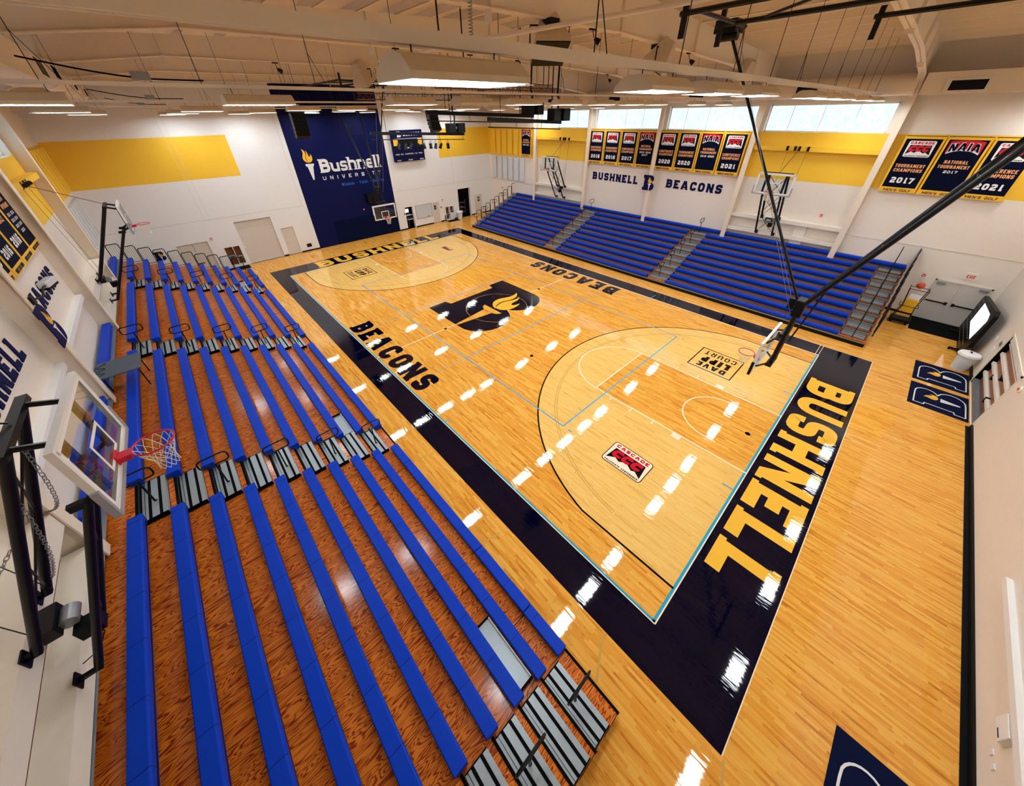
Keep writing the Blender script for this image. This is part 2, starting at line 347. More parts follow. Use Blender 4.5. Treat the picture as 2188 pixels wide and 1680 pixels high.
def glyph_polys(ch, wd, t):
    """polys in a box wd x 1, stroke width t"""
    out = []
    for si, (kind, p) in enumerate(G[ch][1]):
        if kind == 's':
            q = [(t / 2 + a[0] * (wd - t), t / 2 + a[1] * (1 - t)) + tuple(a[2:]) for a in p]
            out += [(x, len(out) // 40 * 0 + si) for x in stroke_quads(_ext(rounded(q), p, t), t / 2)]
        elif kind == 'd':
            (x0, y0), (x1, y1) = p; tw = min(t * 1.12, wd * .34)
            a = x0 * (wd - tw); b = x1 * (wd - tw)
            out.append(((Vector((a, y0)), Vector((a + tw, y0)), Vector((b + tw, y1)), Vector((b, y1))), si))
        elif kind == 'b':
            x0, x1, y = p; out.append(((Vector((x0 * wd, y - t * .3)), Vector((x1 * wd, y - t * .3)), Vector((x1 * wd, y + t * .3)), Vector((x0 * wd, y + t * .3))), si))
    return out
def _ext(q, src, t):   # ends lying on the box edge reach it
    for i, e in ((0, 1), (-1, -2)):
        s = src[i]
        if len(s) == 2 and (q[i] - q[e]).length > 1e-5:
            d = (q[i] - q[e]).normalized()
            if (s[0] in (0, 1) and abs(d.x) > .9) or (s[1] in (0, 1) and abs(d.y) > .9): q[i] = q[i] + d * t / 2
    return q
def text(mb, s, o, d, u, height, width=None, t=.22, gap=.14, depth=0, slab=False, shear=0, arc=0, asp=.62):
    """o = lower left corner, d = reading direction, u = up. returns width"""
    o = Vector(o); d = Vector(d).normalized(); u = Vector(u).normalized(); nrm = d.cross(u)
    adv = []; x = 0
    for ch in s:
        wd = .45 if ch == ' ' else G[ch][0] * asp
        if ch in "I'li.": wd = max(wd, t * 1.05)
        adv.append((x, wd)); x += wd + gap
    tot = x - gap; kx = (width / (tot * height)) if width else 1.0
    for ch, (x0, wd) in zip(s, adv):
        if ch == ' ': continue
        wk = wd * kx; base = x0 * kx
        polys = glyph_polys(ch, wk, t)
        if slab and ch in 'BEHNUL':
            e = t * .22; hh = t * .5
            spots = {'B': [(0, 0), (0, 1)], 'E': [(0, 0), (0, 1)], 'H': [(0, 0), (0, 1), (1, 0), (1, 1)], 'N': [(0, 1), (1, 0)], 'U': [], 'L': [(0, 0), (0, 1)]}[ch]
            for (sx, sy) in spots:
                xa, xb = (-e, 0) if sx == 0 else (wk, wk + e); ya, yb = (0, hh) if sy == 0 else (1 - hh, 1)
                polys.append(((Vector((xa, ya)), Vector((xb, ya)), Vector((xb, yb)), Vector((xa, yb))), 0))
        for pi, (pl, si) in enumerate(polys):
            P = []
            for q in pl:
                X = base + q.x + shear * q.y; Y = q.y
                if arc: Y += arc * (1 - ((base + q.x) / (tot * kx) * 2 - 1) ** 2)
                P.append(o + d * X * height + u * Y * height + nrm * (si * .0004 + pi % 2 * .0001))
            if (P[1] - P[0]).cross(P[2] - P[1]).dot(nrm) < 0: P.reverse()
            if depth:
                Q = [p + nrm * depth for p in P]; mb.face(Q)
                for i in range(len(P)): j = (i + 1) % len(P); mb.face((P[i], P[j], Q[j], Q[i]))
            else: mb.face(P)
    return tot * kx * height
def frame2(o, d, u):
    o = Vector(o); d = Vector(d); u = Vector(u)
    return lambda x, y, z=0: o + d * x + u * y + d.cross(u) * z
def bez(pts, n=10):
    out = []
    for i in range(0, len(pts) - 1, 3):
        a, b, c, e = [Vector(p) for p in pts[i:i + 4]]
        for k in range(n):
            t = k / n; out.append(a * (1 - t) ** 3 + b * 3 * t * (1 - t) ** 2 + c * 3 * t * t * (1 - t) + e * t ** 3)
    return out
FL1 = bez([(.56, 0), (.30, .02), (-.04, .16), (.02, .42), (.06, .60), (.30, .68), (.10, 1.0), (.44, .88), (.46, .66), (.36, .50), (.24, .34), (.30, .14), (.56, 0)])
FL2 = bez([(.52, .03), (.86, .0), (1.06, .18), (1.0, .44), (.98, .52), (.94, .58), (.90, .62), (.90, .48), (.80, .40), (.72, .44), (.60, .52), (.74, .72), (.46, .88), (.62, .66), (.34, .52), (.36, .32), (.38, .18), (.44, .10), (.52, .03)])
def poly(mb, F, pts, depth=0, z=0):
    P = [F(p[0], p[1], z) for p in pts]
    if depth:
        mb.prism(P, F(0, 0, depth) - F(0, 0, 0))
    else: mb.face(P)
def B_outline():   # block B, box 0..1 x 0..1, slab corners on the left
    pts = [(0, 0), (.60, 0)]
    for k in range(1, 13):
        a = -math.pi / 2 + math.pi * k / 13; pts.append((.68 + .32 * math.cos(a), .27 + .27 * math.sin(a)))
    for k in range(1, 12):
        a = -math.pi / 2 + math.pi * k / 12; pts.append((.66 + .26 * math.cos(a), .77 + .23 * math.sin(a)))
    pts += [(.6, 1), (0, 1), (0, .80), (.10, .78), (.10, .22), (0, .20)]
    return pts
def logoB(name, o, d, u, W, H, mats, parent=None, depth=0, label=None):
    """mats = B, torch, flame"""
    F0 = frame2(o, d, u); F = lambda x, y, z=0: F0(x * W, y * H, z)
    mb = MB(); poly(mb, F, B_outline(), depth)
    ob = mb.build(name, mats[0], parent, label=label)
    e = depth + .0015
    mb = MB(); poly(mb, F, [(.585, 0), (.61, 0), (.67, .385), (.735, .41), (.765, .455), (.43, .455), (.46, .41), (.525, .385)], 0, e); mb.build('torch', mats[1], ob)
    mb = MB(); fx = lambda p: (.43 + p[0] * .33, .475 + p[1] * .41)
    poly(mb, F, [fx(p) for p in FL1], 0, e); poly(mb, F, [fx(p) for p in FL2], 0, e + .0005); mb.build('flame', mats[2], ob)
    return ob
# ================================================================ ROOM SHELL
XL, XR, YN, YF = -8.42, 23.5, -4.8, 33.7
def wall(name, axis, c, out, u0, u1, v0, v1, holes=(), paint=(), mats=('cream',), th=.3):
    us = sorted({u0, u1, *[x for h in holes for x in h[:2]], *[x for h in paint for x in h[:2]]}); vs = sorted({v0, v1, *[x for h in holes for x in h[2:4]], *[x for h in paint for x in h[2:4]]})
    us = [x for x in us if u0 <= x <= u1]; vs = [x for x in vs if v0 <= x <= v1]
    mb = MB()
    P = lambda u, v, k: (c + out * k, u, v) if axis == 'x' else (u, c + out * k, v)
    for i in range(len(us) - 1):
        for j in range(len(vs) - 1):
            a, b, e, f = us[i], us[i + 1], vs[j], vs[j + 1]; cu, cv = (a + b) / 2, (e + f) / 2
            if any(h[0] < cu < h[1] and h[2] < cv < h[3] for h in holes): continue
            mb.cur = 0
            for p in paint:
                if p[0] < cu < p[1] and p[2] < cv < p[3]: mb.cur = p[4]
            mb.face((P(a, e, 0), P(b, e, 0), P(b, f, 0), P(a, f, 0))); mb.cur = 0; mb.face((P(a, e, th), P(b, e, th), P(b, f, th), P(a, f, th)))
    for h in holes:
        a, b, e, f = h[:4]
        for q in (((a, e), (a, f)), ((b, e), (b, f)), ((a, f), (b, f)), ((a, e), (b, e))):
            mb.face((P(*q[0], 0), P(*q[1], 0), P(*q[1], th), P(*q[0], th)))
    mb.face((P(u0, v1, 0), P(u1, v1, 0), P(u1, v1, th), P(u0, v1, th)))
    return struct(mb.build(name, list(mats)))
CY = [1.9, 8.0, 14.1, 20.2, 26.3]
edges = [YN] + CY + [YF]
winR = [(CY[i] + .35, CY[i + 1] - .25, 8.5, 9.85) for i in range(4)]
PB = (6.05, 8.5)
wall('wall_right', 'x', XR, 1, YN - .3, YF + .3, -.05, 12.6, winR, [(YN - .3, YF + .3, PB[0], PB[1], 1)], ('cream_warm', 'yellow'))
wall('wall_left', 'x', XL, -1, YN - .3, YF + .3, -.05, 12.6, winR, [(YN - .3, YF + .3, 6.2, 8.6, 1)], ('cream_warm', 'yellow'))
holesF = [(-1.5, .93, 0, 3.2), (1.33, 2.27, 0, 2.2), (-2.74, -2.24, .15, 1.54), (-2.2, -1.78, .15, 1.52), (12.45, 13.33, 0, 2.07), (15.55, 16.38, 0, 2.06), (17.14, 17.64, .1, 1.38), (17.7, 18.16, .75, 1.38), (18.9, 20.55, 0, 2.94), (-5.3, -3.5, 0, 2.23)]
wall('wall_far', 'y', YF, 1, XL - .3, XR + .3, -.05, 12.6, holesF, [(XL - .3, .18, 6.2, 8.7, 1), (17.1, XR + .3, 6.03, 8.5, 1), (3.8, 11.55, -.05, 12.6, 2)], ('cream', 'yellow', 'navy'))
wall('wall_near', 'y', YN, -1, XL - .3, XR + .3, -.05, 12.6, [(13.7, 17.4, .02, 2.3)], [], ('cream_warm',))
struct(MB().box(XL - .3, XR + .3, YN - .9, YF + 4, -.2, 0).build('floor', 'maple', origin=(7.6, 14.3, 0)))
# roof deck, purlins
mb = MB()
RZ = lambda x: 12.62 - .05 * abs(x - 7.62)
for a, b in ((XL - .3, 7.62), (7.62, XR + .3)):
    mb.prism([(a, YN - .3, RZ(a) + .2), (b, YN - .3, RZ(b) + .2), (b, YN - .3, RZ(b) + .4), (a, YN - .3, RZ(a) + .4)], (0, YF - YN + .6, 0))
x = XL
while x < XR - .9:
    mb.box(x, x + .02, YN, YF, RZ(x) - .02, RZ(x) + .2); mb.box(x, x + .08, YN, YF, RZ(x) - .03, RZ(x) - .01); x += 1.33
struct(mb.build('ceiling', 'ceil_cream', origin=(7.62, 14.3, 12.6)))
# rigid frames
BOT = [(-7.98, 10.2), (-7.3, 10.75), (-5.5, 11.15), (-2.5, 11.5), (7.62, 11.58), (12.2, 11.44), (16.8, 11.29), (22.1, 10.8), (23.05, 10.0)]
BOTL = [(XL, 10.0)] + BOT + [(XR, 9.95)]
for i, y in enumerate([-4.5] + CY + [32.4]):
    mb = MB()
    for (a, za), (b, zb) in zip(BOTL[:-1], BOTL[1:]):
        mb.prism([(a, y - .012, za), (b, y - .012, zb), (b, y - .012, RZ(b)), (a, y - .012, RZ(a))], (0, .024, 0))
    for (a, za), (b, zb) in zip(BOT[:-1], BOT[1:]):
        mb.prism([(a, y - .13, za), (b, y - .13, zb), (b, y - .13, zb + .025), (a, y - .13, za + .025)], (0, .26, 0))
    for x0 in (-5.5, -2.5, 2.5, 7.62, 12.7, 16.8, 19.5):
        z0 = min(zz for xx, zz in BOT if xx >= x0 - 3) if x0 < 0 else 11.3
        mb.box(x0 - .01, x0 + .01, y - .1, y + .1, 11.3 if abs(x0 - 7) < 11 else 10.9, RZ(x0))
    if 0 < y < 30:
        for (xa, xb) in ((XL, -7.98), (23.08, XR)):
            mb.box(min(xa, xb), max(xa, xb), y - .012, y + .012, 0, 10.9)
        mb.box(-7.99, -7.96, y - .14, y + .14, 2.5, 10.3); mb.box(23.04, 23.08, y - .14, y + .14, 1.9, 10.1)
        mb.box(-8.3, -7.96, y - .14, y + .14, 0, 2.3) if False else None
    struct(mb.build('trim_%d' % (i + 1), 'ceil_cream'))
tn = 8
def trim(mb, m='steel_cream'):
    global tn
    o = struct(mb.build('trim_%d' % tn, m)); tn += 1; return o
# wall girts
for i in range(4):
    a, b = CY[i] + .14, CY[i + 1] - .14
    if i in (0, 3):
        trim(MB().box(23.15, XR, a, b, 7.58, 7.8), 'yellow'); trim(MB().box(XL, -8.1, a, b, 7.62, 7.84), 'yellow')
    if i in (0, 3):
        trim(MB().box(23.1, XR, a, b, 3.72, 3.92)); trim(MB().box(23.1, XR, a, b, 2.86, 3.08)); trim(MB().box(XL, -8.0, a, b, 3.64, 4.0)); trim(MB().box(XL + .04, -8.0, a, b, 2.64, 3.0)); trim(MB().box(XL, XL + .035, a, b, 2.62, 2.97), 'brown_wood')
        trim(MB().box(23.3, XR, a + 1.55, a + 2.15, 2.2, 3.72)) if i == 0 else None
    else:
        trim(MB().box(XL, -8.22, a, b, 4.0, 4.16), 'cream')
for y0, y1 in ((YN, CY[0]), (CY[4], YF)):
    trim(MB().box(XR - .02, XR, y0, y1, 3.56, 3.6), 'door_paint')
# far-wall reveal lines
trim(MB().box(XL, 3.6, YF - .008, YF, 3.62, 3.645), 'door_paint'); trim(MB().box(11.7, XR, YF - .008, YF, 3.6, 3.625), 'door_paint')
trim(MB().box(18.49, 18.51, YF - .008, YF, 3.62, 9.8), 'door_paint'); trim(MB().box(3.45, 3.47, YF - .008, YF, 3.64, 10), 'door_paint'); trim(MB().box(-3.06, -3.045, YF - .008, YF, 3.64, 10.2).box(-2.76, -2.745, YF - .008, YF, 3.64, 10.2), 'door_paint'); trim(MB().box(-2.2, 3.5, YF - .008, YF, 8.72, 8.73), 'door_paint')
# baseboards
def base(name, mb): return struct(mb.build(name, 'black'))
base('baseboard_near', MB().box(XL, 13.7, YN, YN + .03, 0, .17).box(17.4, XR, YN, YN + .03, 0, .17).box(XL, 13.7, YN, YN + .12, 0, .012))
base('baseboard_far', MB().box(.93, 1.3, YF - .02, YF, 0, .12).box(2.3, 3.8, YF - .02, YF, 0, .12).box(11.55, 12.45, YF - .02, YF, 0, .12).box(13.4, 15.5, YF - .02, YF, 0, .12).box(16.4, 17.1, YF - .02, YF, 0, .12).box(18.2, 18.85, YF - .02, YF, 0, .12).box(20.6, XR, YF - .02, YF, 0, .12))
base('baseboard_right', MB().box(XR - .02, XR, -2.55, -1.4, 0, .12))
# windows: translucent panels
n = 1
for side, x in (('R', XR + .25), ('L', XL - .25)):
    for (a, b, z0, z1) in winR:
        f = MB(); s = 1 if side == 'R' else -1
        f.box(x - .03, x + .03, a, b, z1 - .1, z1); f.box(x - .03, x + .03, a, b, z0, z0 + .05); f.box(x - .03, x + .03, a, a + .05, z0, z1); f.box(x - .03, x + .03, b - .05, b, z0, z1)
        k = a + 1.45
        while k < b - .5: f.box(x - .012, x + .012, k - .012, k + .012, z0, z1); k += 1.45
        fo = struct(f.build('window_%d' % n, 'steel_cream')); n += 1
        p = MB(); p.face([(x + .02 * s, a, z0), (x + .02 * s, b, z0), (x + .02 * s, b, z1), (x + .02 * s, a, z1)]); p.build('pane', 'daylight_panel', fo)
# doors
dn = 1
def door(mb, mats, hw=None):
    global dn
    o = struct(mb.build('door_%d' % dn, mats)); dn += 1
    if hw: hw.build('door_handle', 'chrome', o)
    return o
mb = MB(); mb.box(-1.5, .93, YF + .18, YF + .22, 0, 3.2)
for k in range(32): mb.box(-1.5, .93, YF + .165, YF + .18, k * .1 + .01, k * .1 + .075)
mb.box(-1.5, .93, YF + .1, YF + .18, 0, .1); door(mb, 'shutter')
door(MB().box(1.33, 2.27, YF + .1, YF + .15, 0.01, 2.2), 'door_paint', MB().tube([(1.45, YF + .1, 1.0), (1.45, YF + .04, 1.0), (1.57, YF + .04, 1.0)], .012))
door(MB().box(-5.3, -4.41, YF + .1, YF + .15, 0.01, 2.22).box(-4.39, -3.5, YF + .1, YF + .15, 0.01, 2.22), 'door_paint', MB().box(-4.6, -4.2, YF + .06, YF + .1, .75, .82))
logoB('painted_emblem', (-6.62, YF - .004, 1.5), (1, 0, 0), (0, 0, 1), .56, .62, ('navy', 'white', 'flame'), bpy.data.objects['wall_far'])
d = door(MB().box(15.55, 16.38, YF + .06, YF + .1, 0.01, 2.06), 'door_paint', MB().tube([(16.25, YF + .06, 1.0), (16.25, YF, 1.0), (16.13, YF, 1.0)], .012))
MB().box(15.68, 16.16, YF + .05, YF + .06, 1.22, 1.88).build('door_poster', 'door_grey', d)
logoB('painted_emblem', (15.76, YF + .048, 1.36), (1, 0, 0), (0, 0, 1), .3, .4, ('navy', 'white', 'red'), d)
d = door(MB().box(21.14, 22.12, YF - .03, YF, 0.01, 2.08), 'door_paint')
logoB('painted_emblem', (21.5, YF - .032, 1.35), (1, 0, 0), (0, 0, 1), .34, .5, ('navy', 'white', 'flame'), d)
# right-wall double exit door
f = MB(); f.box(XR - .06, XR, -2.62, -2.55, 0, 2.16).box(XR - .06, XR, -4.53, -4.46, 0, 2.16).box(XR - .06, XR, -4.53, -2.55, 2.1, 2.16).box(XR - .05, XR, -3.575, -3.505, 0, 2.1)
door(f, 'door_grey')
d = door(MB().box(XR - .03, XR, -3.5, -2.62, .01, 2.1).box(XR - .03, XR, -4.46, -3.58, .01, 2.1), 'door_grey')
MB().box(XR - .1, XR - .06, -3.45, -2.66, 1.0, 1.06).box(XR - .1, XR - .06, -4.42, -3.63, 1.0, 1.06).box(XR - .11, XR - .03, -3.46, -3.36, .96, 1.1).box(XR - .11, XR - .03, -3.72, -3.62, .96, 1.1).build('panic_bar', 'black_metal', d)
MB().box(XR - .09, XR - .03, -2.95, -2.66, 1.95, 2.04).box(XR - .09, XR - .03, -4.42, -4.12, 1.95, 2.04).build('door_closer', 'grey_metal', d)
# rooms, niches and added light blockers behind the far wall
def niche(x0, x1, z0, z1, depth, m):
    mb = MB(); y0 = YF + .3; y1 = y0 + depth
    mb.face([(x0, y1, z0), (x1, y1, z0), (x1, y1, z1), (x0, y1, z1)])
    for a in (x0, x1): mb.face([(a, y0, z0), (a, y1, z0), (a, y1, z1), (a, y0, z1)])
    for z in (z0, z1): mb.face([(x0, y0, z), (x1, y0, z), (x1, y1, z), (x0, y1, z)])
    return trim(mb, m)
niche(-2.74, -2.24, .15, 1.54, .1, 'brown_wood'); niche(-2.2, -1.78, .15, 1.52, .1, 'brown_wood')
niche(12.1, 13.9, 0.0, 2.3, 2.2, 'dark_room'); niche(18.5, 21.0, 0, 3.2, 2.6, 'dark_room')
niche(17.14, 17.64, .1, 1.38, .1, 'brown_wood'); niche(17.7, 18.16, .75, 1.38, .1, 'brown_wood')
niche(-1.5, .93, 0, 3.2, .2, 'dark_room'); niche(-5.3, -3.5, 0, 2.23, .2, 'dark_room'); niche(1.33, 2.27, 0, 2.2, .2, 'dark_room'); niche(15.55, 16.38, 0, 2.06, .2, 'dark_room')  # boxes behind the hinged doors are added to block outside light
mb = MB(); mb.box(13.7, 17.4, YN - .8, YN - .78, 0, 2.4); mb.box(13.68, 13.7, YN - .8, YN, 0, 2.32); mb.box(17.4, 17.42, YN - .8, YN, 0, 2.32); mb.box(13.7, 17.4, YN - .8, YN, 2.3, 2.32); trim(mb, 'dark_room')
# ================================================================ COURT PAINT (children of the floor)
FLOOR = bpy.data.objects['floor']
WL['floor'] = Vector((7.6, 14.3, 0)); FLOOR.location = (7.6, 14.3, 0)
L_, W_ = 28.65, 15.24
def rect(mb, x0, x1, y0, y1, z): mb.face([(x0, y0, z), (x1, y0, z), (x1, y1, z), (x0, y1, z)])
def arcpts(cx, cy, r, a0, a1, n=48): return [(cx + r * math.cos(a0 + (a1 - a0) * k / n), cy + r * math.sin(a0 + (a1 - a0) * k / n)) for k in range(n + 1)]
def line(mb, pts, wd, z):
    for q in stroke_quads([Vector(p[:2]) for p in pts], wd / 2): mb.face([(p.x, p.y, z) for p in q])
mb = MB()
rect(mb, -.95, 16.32, -1.8, -.0, .002); rect(mb, -.95, 16.32, L_, 30.47, .002); rect(mb, -.95, 0, 0, L_, .002); rect(mb, W_, 16.32, 0, L_, .002)
mb.build('painted_border', 'navy_floor', FLOOR)
mb = MB(); z = .003
for a in (.03,): line(mb, [(a, 0), (a, L_)], .055, z); line(mb, [(0, a), (W_, a)], .075, z); line(mb, [(0, L_ - a), (W_, L_ - a)], .03, z)
mb.build('teal_boundary_line', 'teal_floor', FLOOR)
mb = MB(); z = .0035
line(mb, [(-.012, -.012), (-.012, L_)], .025, z); line(mb, [(-.012, -.012), (W_ + .012, -.012)], .03, z); line(mb, [(W_ + .012, 0), (W_ + .012, L_)], .05, z); line(mb, [(0, L_ + .01), (W_, L_ + .01)], .04, z)
line(mb, [(-.95, -1.81), (16.32, -1.81)], .02, z); line(mb, [(16.33, -1.8), (16.33, 30.4)], .015, z)
line(mb, [(W_ - .02, -.0), (W_ - .02, 0)], .02, z) if False else None
line(mb, [(W_ + .03, 0), (16.32, 0)], .02, z); line(mb, [(W_ + .03, .12), (16.32, .12)], .02, z)
mb.build('cream_edge_line', 'white_floor', FLOOR)
# three-point areas
cxx = 7.62
for s, yb in ((1, 0), (-1, L_)):
    Y = lambda y: yb + s * y
    a0 = math.atan2(2.81 - 1.575, 6.64)
    arc = [(.98, 0.04)] + [(p[0], p[1]) for p in arcpts(cxx, 1.575, 6.755, math.pi - a0, a0, 60)] + [(14.26, 0.04)]
    mb = MB(); mb.face([(p[0], Y(p[1]), .001) for p in arc]); mb.build('stained_area', 'maple_pale', FLOOR)
    mb = MB(); rect(mb, cxx - 1.83, cxx + 1.83, Y(.04), Y(5.79), .0015); mb.build('key_area', 'maple', FLOOR)
    mb = MB(); line(mb, [(p[0], Y(p[1])) for p in arc], .055, .003); mb.build('three_point_line', 'black_floor', FLOOR)
    mb = MB()
    for r in (6.02, 6.1): line(mb, [(p[0], Y(p[1])) for p in [(cxx - r + .0, .6)] * 0 + arcpts(cxx, 1.575, r, math.pi * .97, math.pi * .03, 50)], .03, .0022)
    mb.build('worn_line', 'faint_floor', FLOOR)
    mb = MB(); z = .0032
    for sx in (-1, 1):
        line(mb, [(cxx + sx * 1.83, Y(0)), (cxx + sx * 1.83, Y(5.79))], .05, z)
        for yy in (3.17, 4.08, 4.98): line(mb, [(cxx + sx * 1.85, Y(yy)), (cxx + sx * 2.05, Y(yy))], .05, z)
        rect(mb, cxx + sx * 1.85, cxx + sx * 2.08, Y(2.1), Y(2.4), z)
        line(mb, [(cxx + sx * 1.22, Y(1.2)), (cxx + sx * 1.22, Y(1.575))], .045, z)
    line(mb, [(cxx - 1.83, Y(5.79)), (cxx + 1.83, Y(5.79))], .05, z)
    line(mb, [(p[0], Y(p[1])) for p in arcpts(cxx, 5.79, 1.83, 0, math.pi, 40)], .05, z + .0001)
    line(mb, [(p[0], Y(p[1])) for p in arcpts(cxx, 1.575, 1.22, 0, math.pi, 40)], .045, z + .0001)
    mb.build('free_throw_lane_lines', 'white_floor', FLOOR)
mb = MB(); line(mb, [(.05, L_ / 2), (4.6, L_ / 2)], .05, .003); line(mb, [(10.5, L_ / 2), (W_, L_ / 2)], .05, .003)
mb.build('centre_line', 'white_floor', FLOOR)
mb = MB(); line(mb, arcpts(cxx, L_ / 2, 1.83, 0, 2 * math.pi, 64), .02, .006); mb.build('centre_circle', 'faint_floor', FLOOR)
mb = MB(); z = .0034; xa, xb, ya, yb2 = cxx - 4.5, cxx + 4.5, 5.33, 23.32
line(mb, [(xa, ya), (xa, yb2)], .05, z); line(mb, [(xb, ya), (xb, yb2)], .05, z)
for yy in (ya, yb2, L_ / 2 - 3, L_ / 2 + 3): line(mb, [(xa, yy), (xb, yy)], .05, z)
for yy in (L_ / 2 - 3, L_ / 2 + 3):
    for k in range(5):
        line(mb, [(xa - .25 - k * .38, yy), (xa - .42 - k * .38, yy)], .05, z); line(mb, [(xb + .25 + k * .38, yy), (xb + .42 + k * .38, yy)], .05, z)
line(mb, [(xa, ya - .25), (xa, ya - .4)], .05, z); line(mb, [(xb, ya - .25), (xb, ya - .4)], .05, z)
line(mb, [(4.87, .02), (4.87, .37)], .04, z); line(mb, [(11.2, .02), (11.2, .37)], .04, z); line(mb, [(14.3, 8.53), (15.9, 8.53)], .04, z); line(mb, [(-.0, 8.53), (.3, 8.53)], .04, z)
mb.build('volleyball_lines', 'blue_floor', FLOOR)
# floor lettering
for nm, o, d, u in (('near', (13.0, -.2, .0045), (-1, 0, 0), (0, -1, 0)), ('far', (2.2, L_ + .2, .0045), (1, 0, 0), (0, 1, 0))):
    mb = MB(); text(mb, 'BUSHNELL', o, d, u, 1.47, 10.85, t=.25, gap=.16, slab=True); mb.build('painted_word', 'gold_floor', FLOOR)
for o, d, u in (((.17, 18.05, .0045), (0, -1, 0), (1, 0, 0)), ((15.07, 10.55, .0045), (0, 1, 0), (-1, 0, 0))):
    mb = MB(); text(mb, 'BEACONS', o, d, u, 1.15, 7.3, t=.27, gap=.2, slab=True); mb.build('painted_word', 'navy_floor', FLOOR)
lb = logoB('painted_logo', (4.62, 17.1, .0025), (0, -1, 0), (1, 0, 0), 4.7, 5.9, ('navy_floor', 'maple', 'gold_floor'), FLOOR)
def dave(o, d, u, s=1.8):
    F = frame2(o, d, u); mb = MB()
    P = [F(a * s, b * s) for a, b in ((0, 0), (1, 0), (1, 1), (0, 1), (0, 0))]
    line(mb, P, .05, .004); mb.face([(0, 0, .004)] * 3) if False else None
    dd = (*d[:2], 0)
    text(mb, 'DAVE', F(.3, 1.28, .004), d, u, .36, 1.2, t=.26, gap=.2)
    text(mb, 'LIPP', F(.3, .68, .004), d, u, .5, 1.2, t=.3, gap=.2)
    text(mb, 'COURT', F(.22, .16, .004), d, u, .36, 1.36, t=.16, gap=.3)
    mb.build('painted_court_name', 'black_floor', FLOOR)
dave((12.1, 2.15, 0), (0, 1, 0), (-1, 0, 0)); dave((3.06, 26.5, 0), (0, -1, 0), (1, 0, 0))
def ccc(o, d, u, W, H, parent, m, depth=.0, z0=.003, nm='painted_conference_logo', frame=True):
    """m = white, navy, red"""
    F = frame2(o, d, u); step = .0006 if depth == 0 else depth
    def rr(x0, x1, y0, y1, r):
        out = []
        for cx, cy, a in ((x1 - r, y0 + r, -90), (x1 - r, y1 - r, 0), (x0 + r, y1 - r, 90), (x0 + r, y0 + r, 180)):
            out += [(cx + r * math.cos(math.radians(a + 18 * k)), cy + r * math.sin(math.radians(a + 18 * k))) for k in range(6)]
        return out
    mb = MB(); e = .02 * W
    if frame: mb.face([F(*p, z0) for p in rr(-e, W + e, -e, H + e, .09 * W)])
    b = mb.build(nm, m[1], parent) if frame else None
    par = b or parent
    mb = MB(); mb.face([F(*p, z0 + step) for p in rr(0, W, 0, H, .07 * W)]); c = mb.build('white_plate', m[0], par) if par is not b else mb.build('white_plate', m[0], par)
    mb = MB(); q = z0 + 2 * step
    mb.face([F(a * W, h * H, q) for a, h in ((.05, .16), (.24, .34), (.36, .26), (.52, .40), (.70, .24), (.78, .30), (.95, .14), (.90, .74), (.10, .74))])
    text(mb, 'COLLEGIATE CONFERENCE', F(.06 * W, .03 * H, q), d, u, .075 * H, .88 * W, t=.27, gap=.16)
    mb.build('navy_shape', m[1], par)
    mb = MB(); text(mb, 'CASCADE', F(.07 * W, .80 * H, q), d, u, .15 * H, .86 * W, t=.32, gap=.14)
    text(mb, 'CCC', F(.09 * W, .34 * H, q + step), d, u, .38 * H, .74 * W, t=.36, gap=.04, shear=.2); mb.build('red_letters', m[2], par)
    return par
ccc((2.98, 3.54, 0), (0, -1, 0), (1, 0, 0), 1.38, .94, FLOOR, ('white_floor', 'black_floor', 'red_floor'))
mbx = MB(); F = frame2((12.05, 25.05, 0), (0, 1, 0), (-1, 0, 0))
mbx.face([F(a, b, .003) for a, b in ((0, .12), (.3, .3), (.65, .2), (1.3, .1), (1.2, .55), (.1, .55))]); text(mbx, 'COLLEGIATE', F(0, 0, .003), (0, 1, 0), (-1, 0, 0), .06, 1.2, t=.2)
lo = mbx.build('painted_conference_logo', 'black_floor', FLOOR); mbx = MB(); text(mbx, 'CCC', F(.15, .25, .004), (0, 1, 0), (-1, 0, 0), .28, .95, t=.34, gap=.1); mbx.build('red_letters', 'red_floor', lo)
mb = MB(); line(mb, [(-1.0, .7), (-1.8, .3)], .05, .0012); line(mb, [(-.98, -1.85), (-1.5, -2.0)], .05, .0012); line(mb, [(-1.0, 7.6), (-1.55, 7.7)], .05, .0012); line(mb, [(-1.2, 3.95), (-1.65, 4.05)], .05, .0012); mb.build('worn_tape_line', 'faint_floor', FLOOR)
for (x, y) in ((7.62, .55), (3.95, L_ / 2), (11.3, L_ / 2), (5.5, 9.3)):
    MB().lathe((x, y, 0), [(.001, .0045), (.085, .0045)], 20).build('floor_plate', 'brown_floor', FLOOR)
# ================================================================ MATS
def mat_rug(x0, x1, label):
    t = thing('floor_mat', ((x0 + x1) / 2, -3.95, 0), label, 'mat', 'navy floor mats along the near wall')
    MB().box(x0, x1, YN + .04, -3.12, 0.001, .012).build('mat_base', 'navy_mat', t)
    F0 = frame2((x0 + .22, YN + .12, .0125), (1, 0, 0), (0, 1, 0)); W, H = x1 - x0 - .44, 1.4
    out = [Vector((p[0] * W, p[1] * H)) for p in B_outline()]; out.append(out[0])
    mb = MB()
    for q in stroke_quads(out, .02): mb.face([F0(p.x, p.y, .001) for p in q])
    mb.face([F0(a * W, b * H, .001) for a, b in ((.5, .1), (.55, .1), (.62, .48), (.42, .48))]); o = mb.build('b_outline', 'offwhite', t)
    mb = MB(); 
    for fl in (FL1, FL2): mb.face([F0((.42 + p.x * .26) * W, (.52 + p.y * .3) * H, .001) for p in fl])
    mb.build('flame', 'flame', t)
